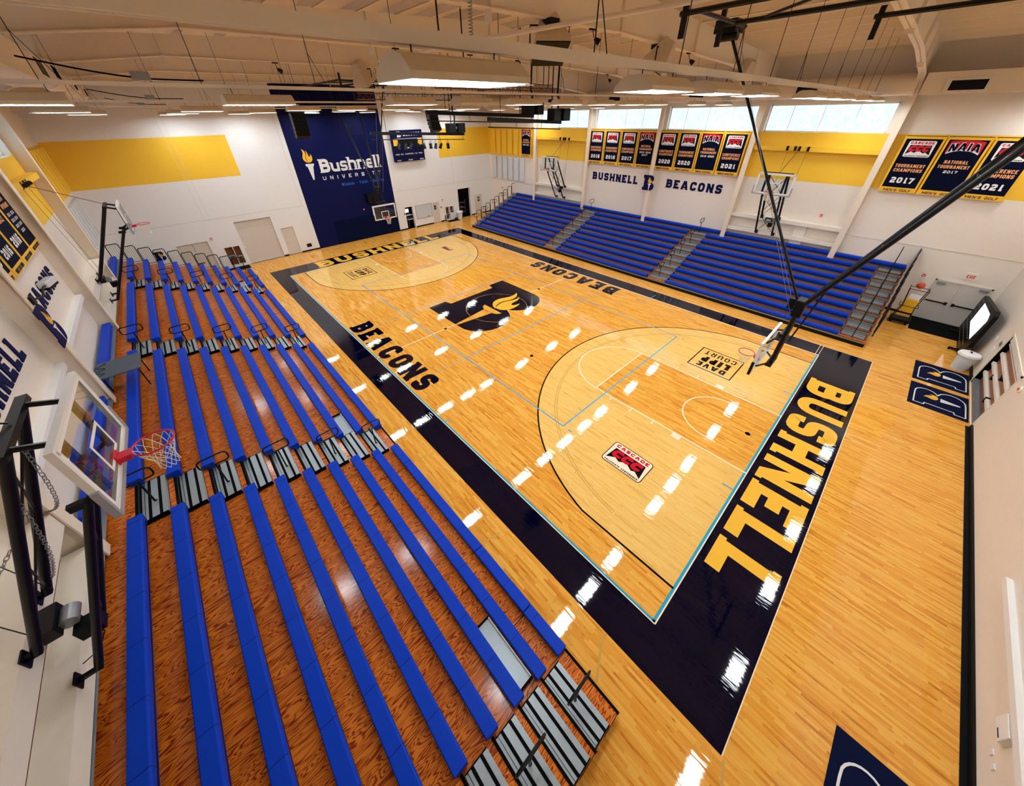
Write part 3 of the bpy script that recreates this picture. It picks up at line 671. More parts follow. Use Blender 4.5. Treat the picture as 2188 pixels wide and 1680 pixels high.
mat_rug(13.95, 15.8, 'navy mat with B outline nearest the baseline lettering, by the near wall recess')
mat_rug(16.1, 17.95, 'navy mat with B outline beside the white trash barrel')
mat_rug(-.75, 1.04, 'navy mat with pale outline cut by the bottom edge of the photo')
tag(MB().box(21.5, 23.44, -4.47, -2.6, .001, .014).build('door_mat', 'rubber'), 'large black mat on the floor in front of the exit doors', 'mat')
tag(MB().box(17.0, 18.35, 32.9, YF - .05, .001, .014).build('door_mat', 'rubber'), 'small black mat under the far wall drinking fountain', 'mat')
tag(MB().box(-3.1, -1.7, 32.75, YF - .05, .001, .014).build('door_mat', 'rubber'), 'black mat at the far wall niche behind the left bleachers', 'mat')
# ================================================================ LIGHT FIXTURES
ordn = ['first', 'second', 'third', 'fourth', 'fifth', 'sixth', 'seventh', 'eighth', 'ninth', 'tenth', 'eleventh', 'twelfth']
rowname = ['over the near baseline', 'over the near free-throw area', 'ahead of midcourt', 'beyond midcourt', 'over the far three-point area', 'closest to the far wall']
ROWS = [(-3.02, [1.25, 5.42, 9.8, 14.05, 18.3, 21.9], []), (3.0, [-2.1, 1.3, 3.3, 5.45, 9.78, 11.95, 14.15, 18.3, 21.7], []),
        (9.83, [-5.5, -2.2, 1.3, 5.41, 7.6, 9.73, 11.93, 14.05, 18.33, 22.0], [3.3]), (18.7, [-5.7, -2.2, 1.24, 3.3, 5.46, 7.7, 9.75, 14.06, 18.2, 21.9], [12.0]),
        (25.8, [-5.5, -2.2, 1.24, 3.43, 5.63, 9.72, 14.08, 18.1, 22.1], [12.0]), (31.9, [-2.2, 1.2, 5.5, 9.8, 14.0, 18.2], [])]
LZ = 9.85
def lamp_at(x, y, lit, src=None):
    if src:
        r = src.copy(); COL.objects.link(r); r.location = (x, y, LZ)
        for ch in src.children:
            c = ch.copy(); COL.objects.link(c); c.parent = r
        return r
    r = thing('light_fixture', (x, y, LZ), '', 'light', 'suspended fluorescent light fixtures')
    hl, hw = .60, .28
    mb = MB()
    prof = [(-hw, 0), (-hw, .05), (-.16, .15), (-.10, .17), (.10, .17), (.16, .15), (hw, .05), (hw, 0), (hw - .01, 0), (hw - .01, .045), (.15, .14), (-.15, .14), (-hw + .01, .045), (-hw + .01, 0)]
    mb.prism([(x - hl, y + a, LZ + b) for a, b in prof], (2 * hl, 0, 0))
    for sx in (-hl, hl): mb.prism([(x + sx, y + a, LZ + b) for a, b in prof[:8]], (.01 if sx > 0 else -.01, 0, 0))
    mb.build('reflector_housing', 'lamp_housing', r, origin=(x, y, LZ))
    mb = MB()
    for k in range(6):
        yy = y - .22 + k * .088; mb.tube([(x - hl + .04, yy, LZ + .035), (x + hl - .04, yy, LZ + .035)], .018, 6)
    if lit: mb.face([(x - hl + .03, y - hw + .03, LZ + .042), (x + hl - .03, y - hw + .03, LZ + .042), (x + hl - .03, y + hw - .03, LZ + .042), (x - hl + .03, y + hw - .03, LZ + .042)])
    mb.build('fluorescent_tubes', 'tube_light' if lit else 'white', r, origin=(x, y, LZ))
    mb = MB()
    for k in range(-6, 7): mb.tube([(x + k * .11, y - hw, LZ - .004), (x + k * .11, y + hw, LZ - .004)], .003, 4)
    for yy in (-hw, hw): mb.tube([(x - hl, y + yy, LZ - .004), (x + hl, y + yy, LZ - .004)], .003, 4)
    mb.build('wire_guard', 'white', r, origin=(x, y, LZ))
    mb = MB()
    for sx in (-.42, .42): mb.tube([(x + sx, y, LZ + .17), (x + sx, y, LZ + .3)], .006, 4)
    mb.build('hanger', 'black_metal', r, origin=(x, y, LZ))
    return r
lit0 = unlit0 = None
def bottom_at(x):
    for (a, za), (b, zb) in zip(BOT[:-1], BOT[1:]):
        if a <= x <= b: return za + (zb - za) * (x - a) / (b - a)
    return 10.2
for ri, (y, xs, off) in enumerate(ROWS):
    for i, x in enumerate(sorted(xs + off)):
        lit = x in xs; src = lit0 if lit else unlit0
        o = lamp_at(x, y, lit, src)
        if lit and not lit0: lit0 = o
        if not lit and not unlit0: unlit0 = o
        o['label'] = '%s suspended light fixture, %s from the left in the row %s' % ('glowing' if lit else 'unlit', ordn[i], rowname[ri])
    xa = max(min(xs + off) - .9, -5.9 if ri == 3 else -5.7) if ri != 1 else -4.9; xb = 22.25
    if ri in (0,): xa = .3
    r = thing('lamp_rail', (xa, y, 10.0), 'cream channel rail carrying the light row ' + rowname[ri], 'rail', 'lamp rails under the roof')
    hh = .085 if ri == 1 else .045
    mb = MB().box(xa, xb, y - .05, y + .05, 10.16, 10.16 + .012).box(xa, xb, y - .05, y - .035, 10.16 - hh, 10.16).box(xa, xb, y + .035, y + .05, 10.16 - hh, 10.16); mb.build('channel', 'steel_cream', r)
    mb = MB(); x = xa + .6; k = 0
    while x < xb:
        top = RZ(x) - .02
        mb = MB().tube([(x, y, 10.17), (x + .0, y, top)], .007, 4)
        if k % 2 == 0: mb.tube([(x + .25, y, 10.17), (x, y, 10.75)], .006, 4)
        x += 2.05; k += 1; mb.build('hanger_cable', 'black_metal', r)
# ================================================================ BLEACHERS
DP, RS = .6144, .244
rown = ['bottom', 'second', 'third', 'fourth', 'fifth', 'sixth', 'seventh', 'eighth', 'ninth', 'tenth', 'top']
def seat_profile(mb, X, s, y0, y1, z):   # X = front edge x, s = direction towards the back (+1/-1)
    pr = [(0.01, -.225), (-.006, -.03), (.012, -.004), (.03, 0), (.235, -.004), (.25, -.02), (.25, -.09), (.235, -.09), (.235, -.03), (.03, -.03), (.03, -.225)]
    mb.prism([(X + s * a, y0, z + b) for a, b in pr], (0, y1 - y0, 0))
    for yy in (y0, y1):
        mb.prism([(X + s * a, yy - .004, z + b) for a, b in ((0.005, -.22), (.12, -.20), (.25, -.10), (.25, -.015), (0, -.005))], (0, .008, 0))
def handrail(parent, X, s, y, zd):
    """post with a rounded ring handle, in a plane of constant y"""
    mb = MB(); zc = zd + .95; h, b, r = .30, .14, .09
    mb.tube([(X + s * .02, y, zd - .0), (X, y, zc - b)], .02, 8)
    mb.box(X - .05, X + .05, y - .05, y + .05, zd, zd + .025); mb.tube([(X, y, zd + .02), (X, y, zd + .12)], .032, 8)
    ring = []
    for cx, cz, a in ((h - r, -b + r, -90), (h - r, b - r, 0), (-h + r, b - r, 90), (-h + r, -b + r, 180)):
        for q in range(5):
            t = math.radians(a + 22.5 * q); ring.append((X + cx + r * math.cos(t), y, zc + cz + r * math.sin(t)))
    mb.tube(ring, .02, 8, closed=True)
    mb.build('aisle_handrail', 'black_metal', parent, smooth=True)
def step_box(parent, Xb, s, y0, y1, zd):
    W_S = .44
    """aisle step sitting on a deck, Xb = its front edge"""
    o = MB().box(Xb, Xb + s * W_S, y0, y1, zd + .02, zd + .118).build('aisle_step', 'step_metal', parent)
    MB().box(Xb + s * .09, Xb + s * .145, y0, y1, zd + .118, zd + .124).box(Xb + s * .275, Xb + s * .33, y0, y1, zd + .118, zd + .124).box(Xb + s * .385, Xb + s * .392, y0, y1, zd + .118, zd + .124).build('grip_strip', 'rubber', o)
    MB().box(Xb, Xb + s * W_S, y0 - .02, y0, zd, zd + .12).box(Xb, Xb + s * W_S, y1, y1 + .02, zd, zd + .12).box(Xb - s * .004, Xb, y0, y1, zd, zd + .02).build('end_cap', 'rubber', o)
def guard(parent, X, s, y, zd, bars=True, h=1.02, nb=6, br=.008):
    mb = MB(); w = DP - .06; r = .1; z0 = zd + .04; z1 = zd + h
    pts = [(X, y, zd - .1)] + [(X, y, z1 - r)]
    for q in range(1, 5):
        t = math.radians(180 - 22.5 * q); pts.append((X + s * (r + r * math.cos(t)), y, z1 - r + r * math.sin(t)))
    for q in range(0, 5):
        t = math.radians(90 - 22.5 * q); pts.append((X + s * (w - r + r * math.cos(t)), y, z1 - r + r * math.sin(t)))
    pts.append((X + s * w, y, zd - .1)); mb.tube(pts, .024, 8)
    mb.tube([(X, y, z0), (X + s * w, y, z0)], .016, 6)
    if bars:
        for k in range(1, nb): mb.tube([(X + s * w * k / nb, y, z0), (X + s * w * k / nb, y, z1 - .02)], br, 4)
    mb.build('guard_rail', 'black_metal', parent, smooth=True)
def tier(side, k, s, xf, y0, y1, segs, aisles, last=False):
    """xf = x of the deck front edge of this tier"""
    zd = RS * (k + 1); xe = xf + s * (.14 if k else 0); xb = xf + s * (DP + .14 - .002)
    sd = 'left' if side == 'L' else 'right'
    t = thing('bleacher_row', (xf, y0, 0), '%s row of the %s bleachers, blue bench over an orange plywood deck' % (rown[k] if (k < 9 or side == 'L') else 'top', sd), 'bleacher row', '%s bleacher rows' % sd)
    MB().box(xe + s * .012, xb, y0, y1, zd - .02, zd).build('deck', 'plywood', t)
    MB().box(xe, xe + s * .012, y0, y1, zd - .06, zd + .004).build('deck_edge', 'black' if side == 'L' else 'grey_metal', t)
    MB().box(xe + s * .015, xe + s * .03, y0, y1, (zd - RS) if k else .0, zd - .02).build('riser', 'black' if side == 'L' or k == 0 else 'riser_tan', t)
    mb = MB()
    for yy in (y0, y1):
        mb.box(xe + s * .03, xe + s * (DP - .16), yy - .012, yy + .012, max(zd - .16, .02), zd - .02)
    mb.build('end_plate', 'black', t)
    if k == 0:
        segs = [q for a, b in segs for cuts in [[a] + [c for c in (2.08, 3.85, 7.53, 13.09, 22.26, 24.1) if a < c < b] + [b]] for q in [(cuts[i] + (.012 if i else 0), cuts[i + 1] - (.012 if i < len(cuts) - 2 else 0)) for i in range(len(cuts) - 1)]]
        for c in (2.08, 7.53, 13.09, 22.26): MB().box(xf + s * .02, xf + s * DP, c - .012, c + .012, zd, zd + .006).build('deck_joint', 'black', t)
    for a, b in segs:
        mb = MB(); seat_profile(mb, xf + s * .012, s, a, b, zd + .186); so = mb.build('bench_seat', 'seat_blue', t, bevel=.006)
        mb = MB(); mb.box(xf + s * .015, xf + s * .03, a + .05, b - .05, zd, zd + .06); y = a + .3
        while y < b - .1: mb.box(xf + s * .04, xf + s * .2, y - .02, y + .02, zd, zd + .155); y += 1.83
        mb.build('seat_bracket', 'black', t)
    for (a, b) in aisles:
        if not last: step_box(t, xf + s * .305, s, a, b, zd)
        mb = MB().box(xe, xe + s * .05, a - .05, b + .05, zd, zd + .012); mb.build('aisle_nosing', 'rubber', t)
    return t
LA = [(-.2, 1.0), (8.52, 9.82), (17.25, 18.45), (25.98, 27.1)]
LS = [(1.06, 8.46), (9.66, 17.2), (18.33, 25.98), (27.0, 31.2)]
for k in range(11):
    xf = -1.88 - DP * k; zd = RS * (k + 1)
    if k == 10:
        segs = [(8.9, 13.9), (14.35, 20.0), (20.4, 26.1), (26.5, 31.2)]
        t = thing('bleacher_row', (xf, -.23, 0), 'top row of the left bleachers, short blue benches between the wall columns', 'bleacher row', 'left bleacher rows')
        for a, b in segs:
            mb = MB(); seat_profile(mb, -8.06, -1, a, b, 2.87); mb.build('bench_seat', 'seat_blue', t, bevel=.006)
        MB().box(-7.98, XL + .01, -.2, 31.4, 2.60, 2.62).build('deck_edge', 'grey_metal', t)
        break
    t = tier('L', k, -1, xf, -.23, 31.45, LS, LA, last=(k == 9))
    if k % 2 == 0:
        for a in (9.02, 17.85, 26.5): handrail(t, xf - .5, -1, a, zd)
    if k in (0, 2, 4): handrail(t, xf - .5, -1, .42, zd)
    guard(t, xf - .3, -1, 31.6, zd)
    if 1 < k < 7: guard(t, xf - .3, -1, -.28, zd)
    if k == 1:
        for a, b in ((1.2, 2.5), (9.7, 11.05), (27.05, 28.3)):
            o = MB().box(xf - .3, xf - .6, a, b, zd + .03, zd + .05).build('wheelchair_tray', 'step_metal', t)
            MB().box(xf - .285, xf - .31, a, b, zd, zd + .1).box(xf - .6, xf - .61, a, b, zd, zd + .1).build('tray_edge', 'offwhite', o)
            MB().box(xf - .285, xf - .61, a - .03, a, zd, zd + .11).box(xf - .285, xf - .61, b, b + .03, zd, zd + .11).build('end_cap', 'rubber', o)
RA = [(-1.2, -.3), (8.9, 10.05), (18.4, 19.6), (28.95, 29.5)]
RSg = [(-.23, 8.84), (10.13, 18.3), (19.69, 28.9)]
for k in range(10):
    xf = 17.47 + DP * k; zd = RS * (k + 1)
    if k == 9: sg_ = [(-1.25, 1.75), (2.05, 7.85), (8.15, 13.95), (14.25, 20.05), (20.35, 26.15), (26.45, 28.9)]
    else: sg_ = RSg
    xf2 = xf if k < 9 else xf - .0
    t = tier('R', k, 1, xf2, -1.3, 29.6, sg_, RA, last=(k == 9))
    if k % 2 == 0:
        for a in (9.5, 19.05): handrail(t, xf + .5, 1, a, zd)
        if k < 8: handrail(t, xf + .35, 1, 29.2, zd)
        MB().tube([(xf + .2, -.75, zd), (xf + .35, -.75, zd + .9), (xf + 1.0, -.75, zd + 1.25)], .02, 8).build('aisle_handrail', 'black_metal', t, smooth=True)
    if k: guard(t, xf + .1, 1, 29.62, zd, bars=False)
    if k > 0: guard(t, xf + .1, 1, -1.40, zd, nb=16, br=.016)
    if k == 1:
        for a, b in ((-.1, 1.3), (7.0, 8.6), (16.5, 18.2)):
            MB().box(xf + .3, xf + .6, a, b, zd + .03, zd + .05).build('wheelchair_tray', 'step_metal', t)
# row joints: black seams across the lowest decks
# ================================================================ BASKETBALL HOOPS
def hoop(t, c, n, tilt=0.0, yaw=0.0, pad='pad_grey'):
    """glass board centred at c, facing n (unit x or y direction)"""
    c = Vector(c); n = Vector(n); n.rotate(Matrix.Rotation(yaw, 3, 'Z')); wv = Vector((-n.y, n.x, 0)); up = Vector((0, 0, 1))
    if tilt: q = Matrix.Rotation(tilt, 3, wv); n = q @ n; up = q @ up
    P = lambda a, b, h: c + wv * a + n * b + up * h
    hw, hh = .915, .535
    MB().obox(P(0, -.015, 0), wv, n, up, hw - .03, .006, hh - .03).build('glass_board', 'glass', t)
    f = MB()
    for a in (-1, 1): f.obox(P(a * (hw - .02), -.03, 0), wv, n, up, .022, .035, hh); f.obox(P(0, -.03, a * (hh - .02)), wv, n, up, hw, .035, .022)
    f.build('board_frame', 'offwhite', t)
    b = MB(); e = .003
    for a in (-1, 1): b.obox(P(a * (hw - .07), e, 0), wv, n, up, .025, .001, hh - .045); b.obox(P(0, e, a * (hh - .07)), wv, n, up, hw - .045, .001, .025)
    b.build('white_border', 'white', t)
    b = MB(); q = -.535 + .15 + .23
    for a in (-1, 1): b.obox(P(a * .28, e, q), wv, n, up, .025, .001, .23); b.obox(P(0, e, q + a * .205), wv, n, up, .305, .001, .025)
    b.build('target_square', 'white', t)
    p = MB(); p.obox(P(0, -.02, -hh - .02), wv, n, up, hw + .02, .035, .03)
    for a in (-1, 1): p.obox(P(a * (hw + .015), -.02, -hh + .19), wv, n, up, .025, .035, .22)
    p.build('edge_padding', pad, t)
    rc = P(0, .38, -.385)
    r = MB(); r.tube([rc + (wv * math.cos(k * math.pi / 16) + n * math.sin(k * math.pi / 16)) * .2286 for k in range(32)], .0125, 8, closed=True)
    ro = r.build('rim', 'red', t, smooth=True)
    MB().obox(P(0, .012, -.40), wv, n, up, .09, .012, .07).obox(P(0, .08, -.385), wv, n, up, .075, .075, .006).obox(P(-.07, .075, -.42), wv, n, up, .006, .07, .04).obox(P(.07, .075, -.42), wv, n, up, .006, .07, .04).build('rim_bracket', 'red', ro)
    m = MB(); NN = 12; dn = Vector((0, 0, -1))
    lv = [(.225, 0), (.20, .09), (.165, .17), (.135, .24), (.115, .31), (.115, .38), (.12, .43)]
    for k in range(NN):
        for s in (-1, 1):
            pts = []
            for i, (rr, d) in enumerate(lv):
                th = 2 * math.pi * (k + s * i * .5) / NN; pts.append(rc + (wv * math.cos(th) + n * math.sin(th)) * rr + dn * d)
            m.tube(pts, .0045, 4, caps=False)
    m.build('net', 'net', t)
    return P
def rod(m, a, b, r=.03, n=8): m.tube([a, b], r, n)
def ceiling_hoop(yb, s, label):
    """main court goal hung from the roof, board face at yb looking in direction s along y"""
    t = thing('basketball_hoop', (7.62, yb, 2.9), label, 'basketball hoop')
    hoop(t, (7.62, yb, 3.43), (0, s, 0), pad='black')
    J0 = Vector((7.62, yb - s * .36, 4.95)); lower = Vector((7.45, yb - s * .30, 3.0))
    m = MB()
    for a in (-.16, .16): rod(m, (7.62 + a, yb - s * .34, 2.95), (7.62 + a, yb - s * .36, 4.75), .06, 12)
    m.box(7.3, 7.94, yb - s * .40, yb - s * .24, 4.05, 4.15); m.box(7.3, 7.94, yb - s * .40, yb - s * .24, 3.0, 3.1)
    for a in (-.55, .55):
        rod(m, (7.62 + a, yb - s * .07, 3.85), (7.62 + a * .3, yb - s * .3, 4.1), .03); rod(m, (7.62 + a, yb - s * .07, 3.0), (7.62 + a * .3, yb - s * .3, 3.05), .03)
    m.build('board_mount', 'black_metal', t, smooth=True)
    m = MB(); m.obox(J0, (1, 0, 0), (0, 1, 0), (0, 0, 1), .2, .12, .25); m.obox(J0 + Vector((0, s * .16, .05)), (1, 0, 0), (0, 1, 0), (0, 0, 1), .04, .14, .16)
    m.build('hinge_bracket', 'black_metal', t, bevel=.02)
    m = MB(); top = Vector((7.62, yb - s * 3.35, 11.3))
    rod(m, J0 + Vector((-.13, 0, 0)), top + Vector((-.9, 0, 0)), .055, 10); rod(m, J0 + Vector((.13, 0, 0)), top + Vector((.9, 0, 0)), .055, 10)
    m.build('rear_mast', 'black_metal', t, smooth=True)
    m = MB()
    for f in (.3, .55, .8):
        a = J0.lerp(top, f); wd = .13 + .77 * f; rod(m, a + Vector((-wd, 0, 0)), a + Vector((wd, 0, 0)), .02); m.build('mast_brace', 'black_metal', t); m = MB()
    rod(m, J0.lerp(top, .55) + Vector((-.55, 0, 0)), J0.lerp(top, .8) + Vector((.74, 0, 0)), .015)
    rod(m, (7.3, yb - s * .5, 4.0), J0.lerp(top, .12) + Vector((-.2, 0, -.1)), .022)
    m.build('mast_brace', 'black_metal', t)
    m = MB(); rod(m, J0 + Vector((0, s * .05, .05)), (7.62, yb + s * 3.6, 11.4), .035, 8); m.build('front_strut', 'black_metal', t, smooth=True)
    m = MB(); rod(m, (7.55, yb + s * 3.5, 11.4), (7.9, yb - s * .2, 4.8), .006, 4); m.build('winch_cable', 'grey_metal', t)
    m = MB(); rod(m, (7.25, yb + s * 3.3, 11.4), (7.5, yb - s * .2, 4.8), .006, 4); m.build('winch_cable', 'grey_metal', t)
    m = MB(); m.box(7.35, 7.9, yb + s * 3.3, yb + s * 3.8, 11.2, 11.45); m.tube([(7.62, yb + s * 3.3, 11.15), (7.62, yb + s * 3.8, 11.15)], .1, 12); m.build('pulley_head', 'black_metal', t)
    for x in (5.1, 7.0, 8.9):
        m = MB(); rod(m, (x, yb + s * 3.6 if x < 8 else yb + s * .95, 11.3), (x, yb - s * 5.6, 11.3), .05, 8); m.build('roof_pipe', 'black_metal', t)
        yy = yb + s * (3.5 if x < 8 else .85); MB().box(x - .04, x + .04, yy - .05, yy + .05, 10.9, 11.6).build('pipe_clamp', 'black_metal', t)
    m = MB()
    rod(m, (6.6, yb - s * 3.35, 11.3), (8.9, yb - s * 3.35, 11.3), .06, 8); m.build('roof_crossbar', 'black_metal', t); m = MB(); rod(m, (5.1, yb + s * 3.2, 11.3), (7.7, yb + s * 3.2, 11.3), .04, 8)
    rod(m, (7.0, yb + s * 2.6, 11.32), (5.1, yb + s * .6, 11.32), .03); m.build('roof_crossbar', 'black_metal', t)
    return t
ceiling_hoop(1.22, 1, 'glass-backed court hoop hung on black masts above the near baseline')
ceiling_hoop(L_ - 1.22, -1, 'court hoop at the far baseline in front of the navy wall panel')
def wall_hoop(side, yc, cx, cz, label, yaw=0, tilt=0):
    s = 1 if side == 'L' else -1            # court direction
    wx = -8.0 if side == 'L' else 23.1
    t = thing('wall_hoop', (wx, yc, 2.9), label, 'basketball hoop')
    hoop(t, (cx, yc - s * 0 + (0 if side == 'L' else 0), cz), (s, 0, 0), yaw=yaw, tilt=tilt)
    bx = cx - s * .42                        # hanger frame x
    for a in (-.47, .47):
        y = yc + a
        m = MB(); rod(m, (wx + s * .1, y, 3.93), (bx, y, cz + .50), .055, 10); m.build('upper_arm', 'black_metal', t, smooth=True)
        m = MB(); rod(m, (wx + s * .22, y, 3.0), (bx + s * .12, y, cz - .5), .05, 10); m.build('lower_arm', 'black_metal', t, smooth=True)
        MB().box(wx, wx + s * .02, y - .09, y + .09, 3.84, 4.04).box(wx, wx + s * .14, y - .03, y + .03, 3.9, 3.98).build('foot_plate', 'black_metal', t)
        MB().box(wx, wx + s * .02, y - .09, y + .09, 2.9, 3.1).box(wx, wx + s * .26, y - .03, y + .03, 2.97, 3.03).build('foot_plate', 'black_metal', t)
        m = MB()
        rod(m, (bx, y, cz + .5), (cx - s * .06, y, cz + .36), .035); m.box(bx - .05, bx + s * .17, y - .04, y + .04, cz - .56, cz - .47); rod(m, (bx + s * .1, y, cz - .5), (cx - s * .06, y, cz - .36), .035)
        m.box(cx - s * .12, cx - s * .06, y - .05, y + .05, cz - .45, cz + .45); m.build('board_bracket', 'black_metal', t)
    m = MB(); m.box(bx - .05, bx + .05, yc - .66, yc + .66, cz + .46, cz + .54); m.build('hanger_crossbeam', 'black_metal', t)
    m = MB()
    F = lambda f, a, up: Vector((wx + s * .1, yc + a, 3.93)).lerp(Vector((bx, yc + a, cz + .5)), f) if up else Vector((wx + s * .22, yc + a, 3.0)).lerp(Vector((bx + s * .12, yc + a, cz - .5)), f)
    for up in (True, False):
        rod(m, F(.05, -.45, up), F(.5, .45, up), .014, 6); rod(m, F(.5, .45, up), F(.95, -.45, up), .014, 6); rod(m, F(.05, .45, up), F(.5, -.45, up), .014, 6); rod(m, F(.5, -.45, up), F(.95, .45, up), .014, 6)
    m.build('cross_brace', 'black_metal', t)
    m = MB(); m.lathe((wx + s * .3, yc - .16, 3.8), [(.001, 0), (.10, 0), (.10, .26), (.001, .26)], 16, (0, 1, 0))
    w_ = m.build('winch_motor', 'grey_metal', t, smooth=True)
    MB().box(wx + s * .3, wx + s * .55, yc - .32, yc - .1, 3.5, 3.72).build('motor_box', 'black', w_); MB().box(wx + s * .05, wx + s * .22, yc - .25, yc + .2, 3.74, 3.95).build('motor_bracket', 'black_metal', w_)
    m = MB(); m.tube([(wx + s * .35, yc - .15, 3.5), (wx + s * .42, yc - .18, 3.3), (wx + s * .3, yc - .3, 3.15), (wx + s * .15, yc - .42, 3.2)], .008, 5); m.build('motor_cord', 'rubber', w_)
    # chains
    def chain(a, b, sag, r=.018):
        mm = MB(); a = Vector(a); b = Vector(b); L = (a - b).length + sag * 1.2; k = int(L / .05)
        pts = [a.lerp(b, i / k) + Vector((0, 0, -sag * math.sin(math.pi * i / k))) for i in range(k + 1)]
        for i in range(k):
            d = (pts[i + 1] - pts[i]); l = d.length * .72; d.normalize(); sd = d.cross(Vector((0, 0, 1)) if i % 2 else Vector((0, 1, .3))).normalized(); c = (pts[i] + pts[i + 1]) / 2
            mm.tube([c + d * math.cos(q * math.pi / 4) * l + sd * math.sin(q * math.pi / 4) * r for q in range(8)], .0045, 4, closed=True)
        mm.build('safety_chain', 'grey_metal', t)
    if side == 'L' and yc < 10:
        chain((bx, yc - .2, cz + .3), (bx - .45, yc + .1, cz - .8), .35); chain((bx - .25, yc - .42, cz - .1), (bx - .7, yc - .3, cz - 1.5), .2); chain((wx + .1, yc - .9, 5.2), (bx - .6, yc - .47, cz - .7), .1)
    # hoist cables to the pulleys on the yellow girt
    gx = 23.2 if side == 'R' else -8.15; gz = 7.7
    for a, b in ((-.5, -.4), (-.1, 0), (.45, .4)):
        m = MB(); rod(m, (gx - .0, yc + a, gz), (bx, yc + b * .2, cz + .56) if a == -.1 else (wx + s * .2, yc + b, 4.0), .006 if a != -.1 else .012, 4); m.build('hoist_cable', 'black_metal', t)
    for a in (-.52, -.1, .1, .48):
        m = MB(); m.box(gx, gx + s * .07, yc + a - .06, yc + a + .06, gz - .1, gz + .13); m.lathe((gx + s * .12, yc + a, gz), [(.001, -.02), (.07, -.02), (.07, .02), (.001, .02)], 14, (0, 1, 0)); m.build('pulley', 'black_metal', t)
wall_hoop('L', 5.70, -6.2, 6.32, 'raised side hoop on the left wall, nearest the viewer, with hanging chains', yaw=-.022)
wall_hoop('L', 22.75, -6.0, 6.2, 'raised side hoop on the left wall beyond the wall lettering')
wall_hoop('R', 5.60, 20.95, 6.12, 'raised side hoop on the right wall behind the near bleacher section', tilt=.0)
wall_hoop('R', 22.78, 21.2, 5.95, 'raised side hoop on the right wall over the far bleacher section')
# ================================================================ WALL LETTERING
def letters(name, txt, o, d, u, h, wdt, m, label, cat, group=None, t=.26, gap=.2, depth=.02, slab=True, sep=True):
    mb = MB(); text(mb, txt, o, d, u, h, wdt, t=t, gap=gap, depth=depth, slab=slab)
    return tag(mb.build(name, m), label, cat, group)
dR, dL, UP = (0, -1, 0), (0, 1, 0), (0, 0, 1)
letters('wall_lettering', 'BUSHNELL', (XR - .004, 19.65, 4.8), dR, UP, .57, 4.3, 'navy', 'navy raised word BUSHNELL on the right wall under the banners', 'sign')
letters('wall_lettering', 'BEACONS', (XR - .004, 12.97, 4.84), dR, UP, .57, 3.95, 'navy', 'navy raised word BEACONS on the right wall under the banners', 'sign')
letters('wall_lettering', 'BUSHNELL', (XL + .004, 8.8, 4.9), dL, UP, .6, 4.3, 'navy', 'navy raised word BUSHNELL on the left wall behind the near side hoop', 'sign')
letters('wall_lettering', 'BEACONS', (XL + .004, 15.3, 4.9), dL, UP, .6, 4.2, 'navy', 'navy raised word BEACONS on the left wall under the banners', 'sign')
o = logoB('wall_logo', (23.03, 14.62, 4.56), dR, UP, .92, 1.05, ('navy', 'white', 'flame'), None, .02); tag(o, 'navy letter B with torch mounted on the right wall column', 'sign')
o = logoB('wall_logo', (-7.95, 13.65, 4.63), dL, UP, .92, 1.07, ('navy', 'white', 'flame'), None, .02); tag(o, 'navy letter B with torch mounted on the left wall column', 'sign')
# far panel artwork (part of the wall paint)
WF = bpy.data.objects['wall_far']
yq = YF - .004
F = frame2((4.62, yq, 5.39), (1, 0, 0), UP)
mb = MB(); mb.face([F(*p) for p in ((.30, 0), (.40, 0), (.58, .95), (.66, 1.0), (.68, 1.15), (.04, 1.15), (.06, 1.0), (.16, .95))]); mb.build('painted_torch', 'white', WF)
mb = MB()
for i, fl in enumerate((FL1, FL2)): mb.face([F(p.x * .70 - .02, 1.22 + p.y * .98, i * .0005) for p in fl])
mb.build('painted_flame', 'flame', WF)
mb = MB(); A = (5.68, yq, 5.82)
wd = text(mb, 'B', A, (1, 0, 0), UP, .98, .78, t=.24)
x0 = 6.55
for ch, wd_ in (('u', .68), ('s', .58), ('h', .70), ('n', .70), ('e', .62), ('l', .30), ('l', .30)):
    asc = 1.0; text(mb, ch, (x0, yq, 5.82), (1, 0, 0), UP, .98, wd_ if ch != 'l' else None, t=.2 if ch != 's' else .18)
    for fx in ((x0, x0 + wd_) if ch in 'hn' else ((x0 + .12,) if ch == 'l' else ())):
        xx = fx + (.1 if fx == x0 else -.1) if ch != 'l' else fx
        mb.face([(xx - .17, yq - .002, 5.82), (xx + .17, yq - .002, 5.82), (xx + .17, yq - .002, 5.89), (xx - .17, yq - .002, 5.89)])
    if ch in 'hnlu':
        hh = 5.82 + .98 * (1 if ch in 'hl' else .7); mb.face([(x0 - .08, yq - .002, hh - .07), (x0 + .12, yq - .002, hh - .07), (x0 + .12, yq - .002, hh), (x0 - .08, yq - .002, hh)])
    x0 += wd_ + (.09 if ch != 'l' else .06)
for xx in (5.62,):
    for zz in (5.82, 6.73): mb.face([(xx, yq - .002, zz), (xx + .3, yq - .002, zz), (xx + .3, yq - .002, zz + .07), (xx, yq - .002, zz + .07)])
mb.build('painted_name', 'white', WF)
mb = MB(); text(mb, 'UNIVERSITY', (5.68, yq, 5.28), (1, 0, 0), UP, .27, 5.05, t=.2, gap=.75); mb.build('painted_name', 'white', WF)
mb = MB(); text(mb, 'Wisdom - Faith - Service', (7.05, yq, 4.68), (1, 0, 0), UP, .24, 3.85, t=.14, gap=.16); mb.build('painted_motto', 'ltblue', WF)
trim(MB().box(5.55, 11.5, YF - .06, YF, .05, 2.0), 'navy_mat')
for x in (6.7, 7.9, 9.1, 10.3): trim(MB().box(x, x + .02, YF - .065, YF - .06, .05, 2.0), 'navy')
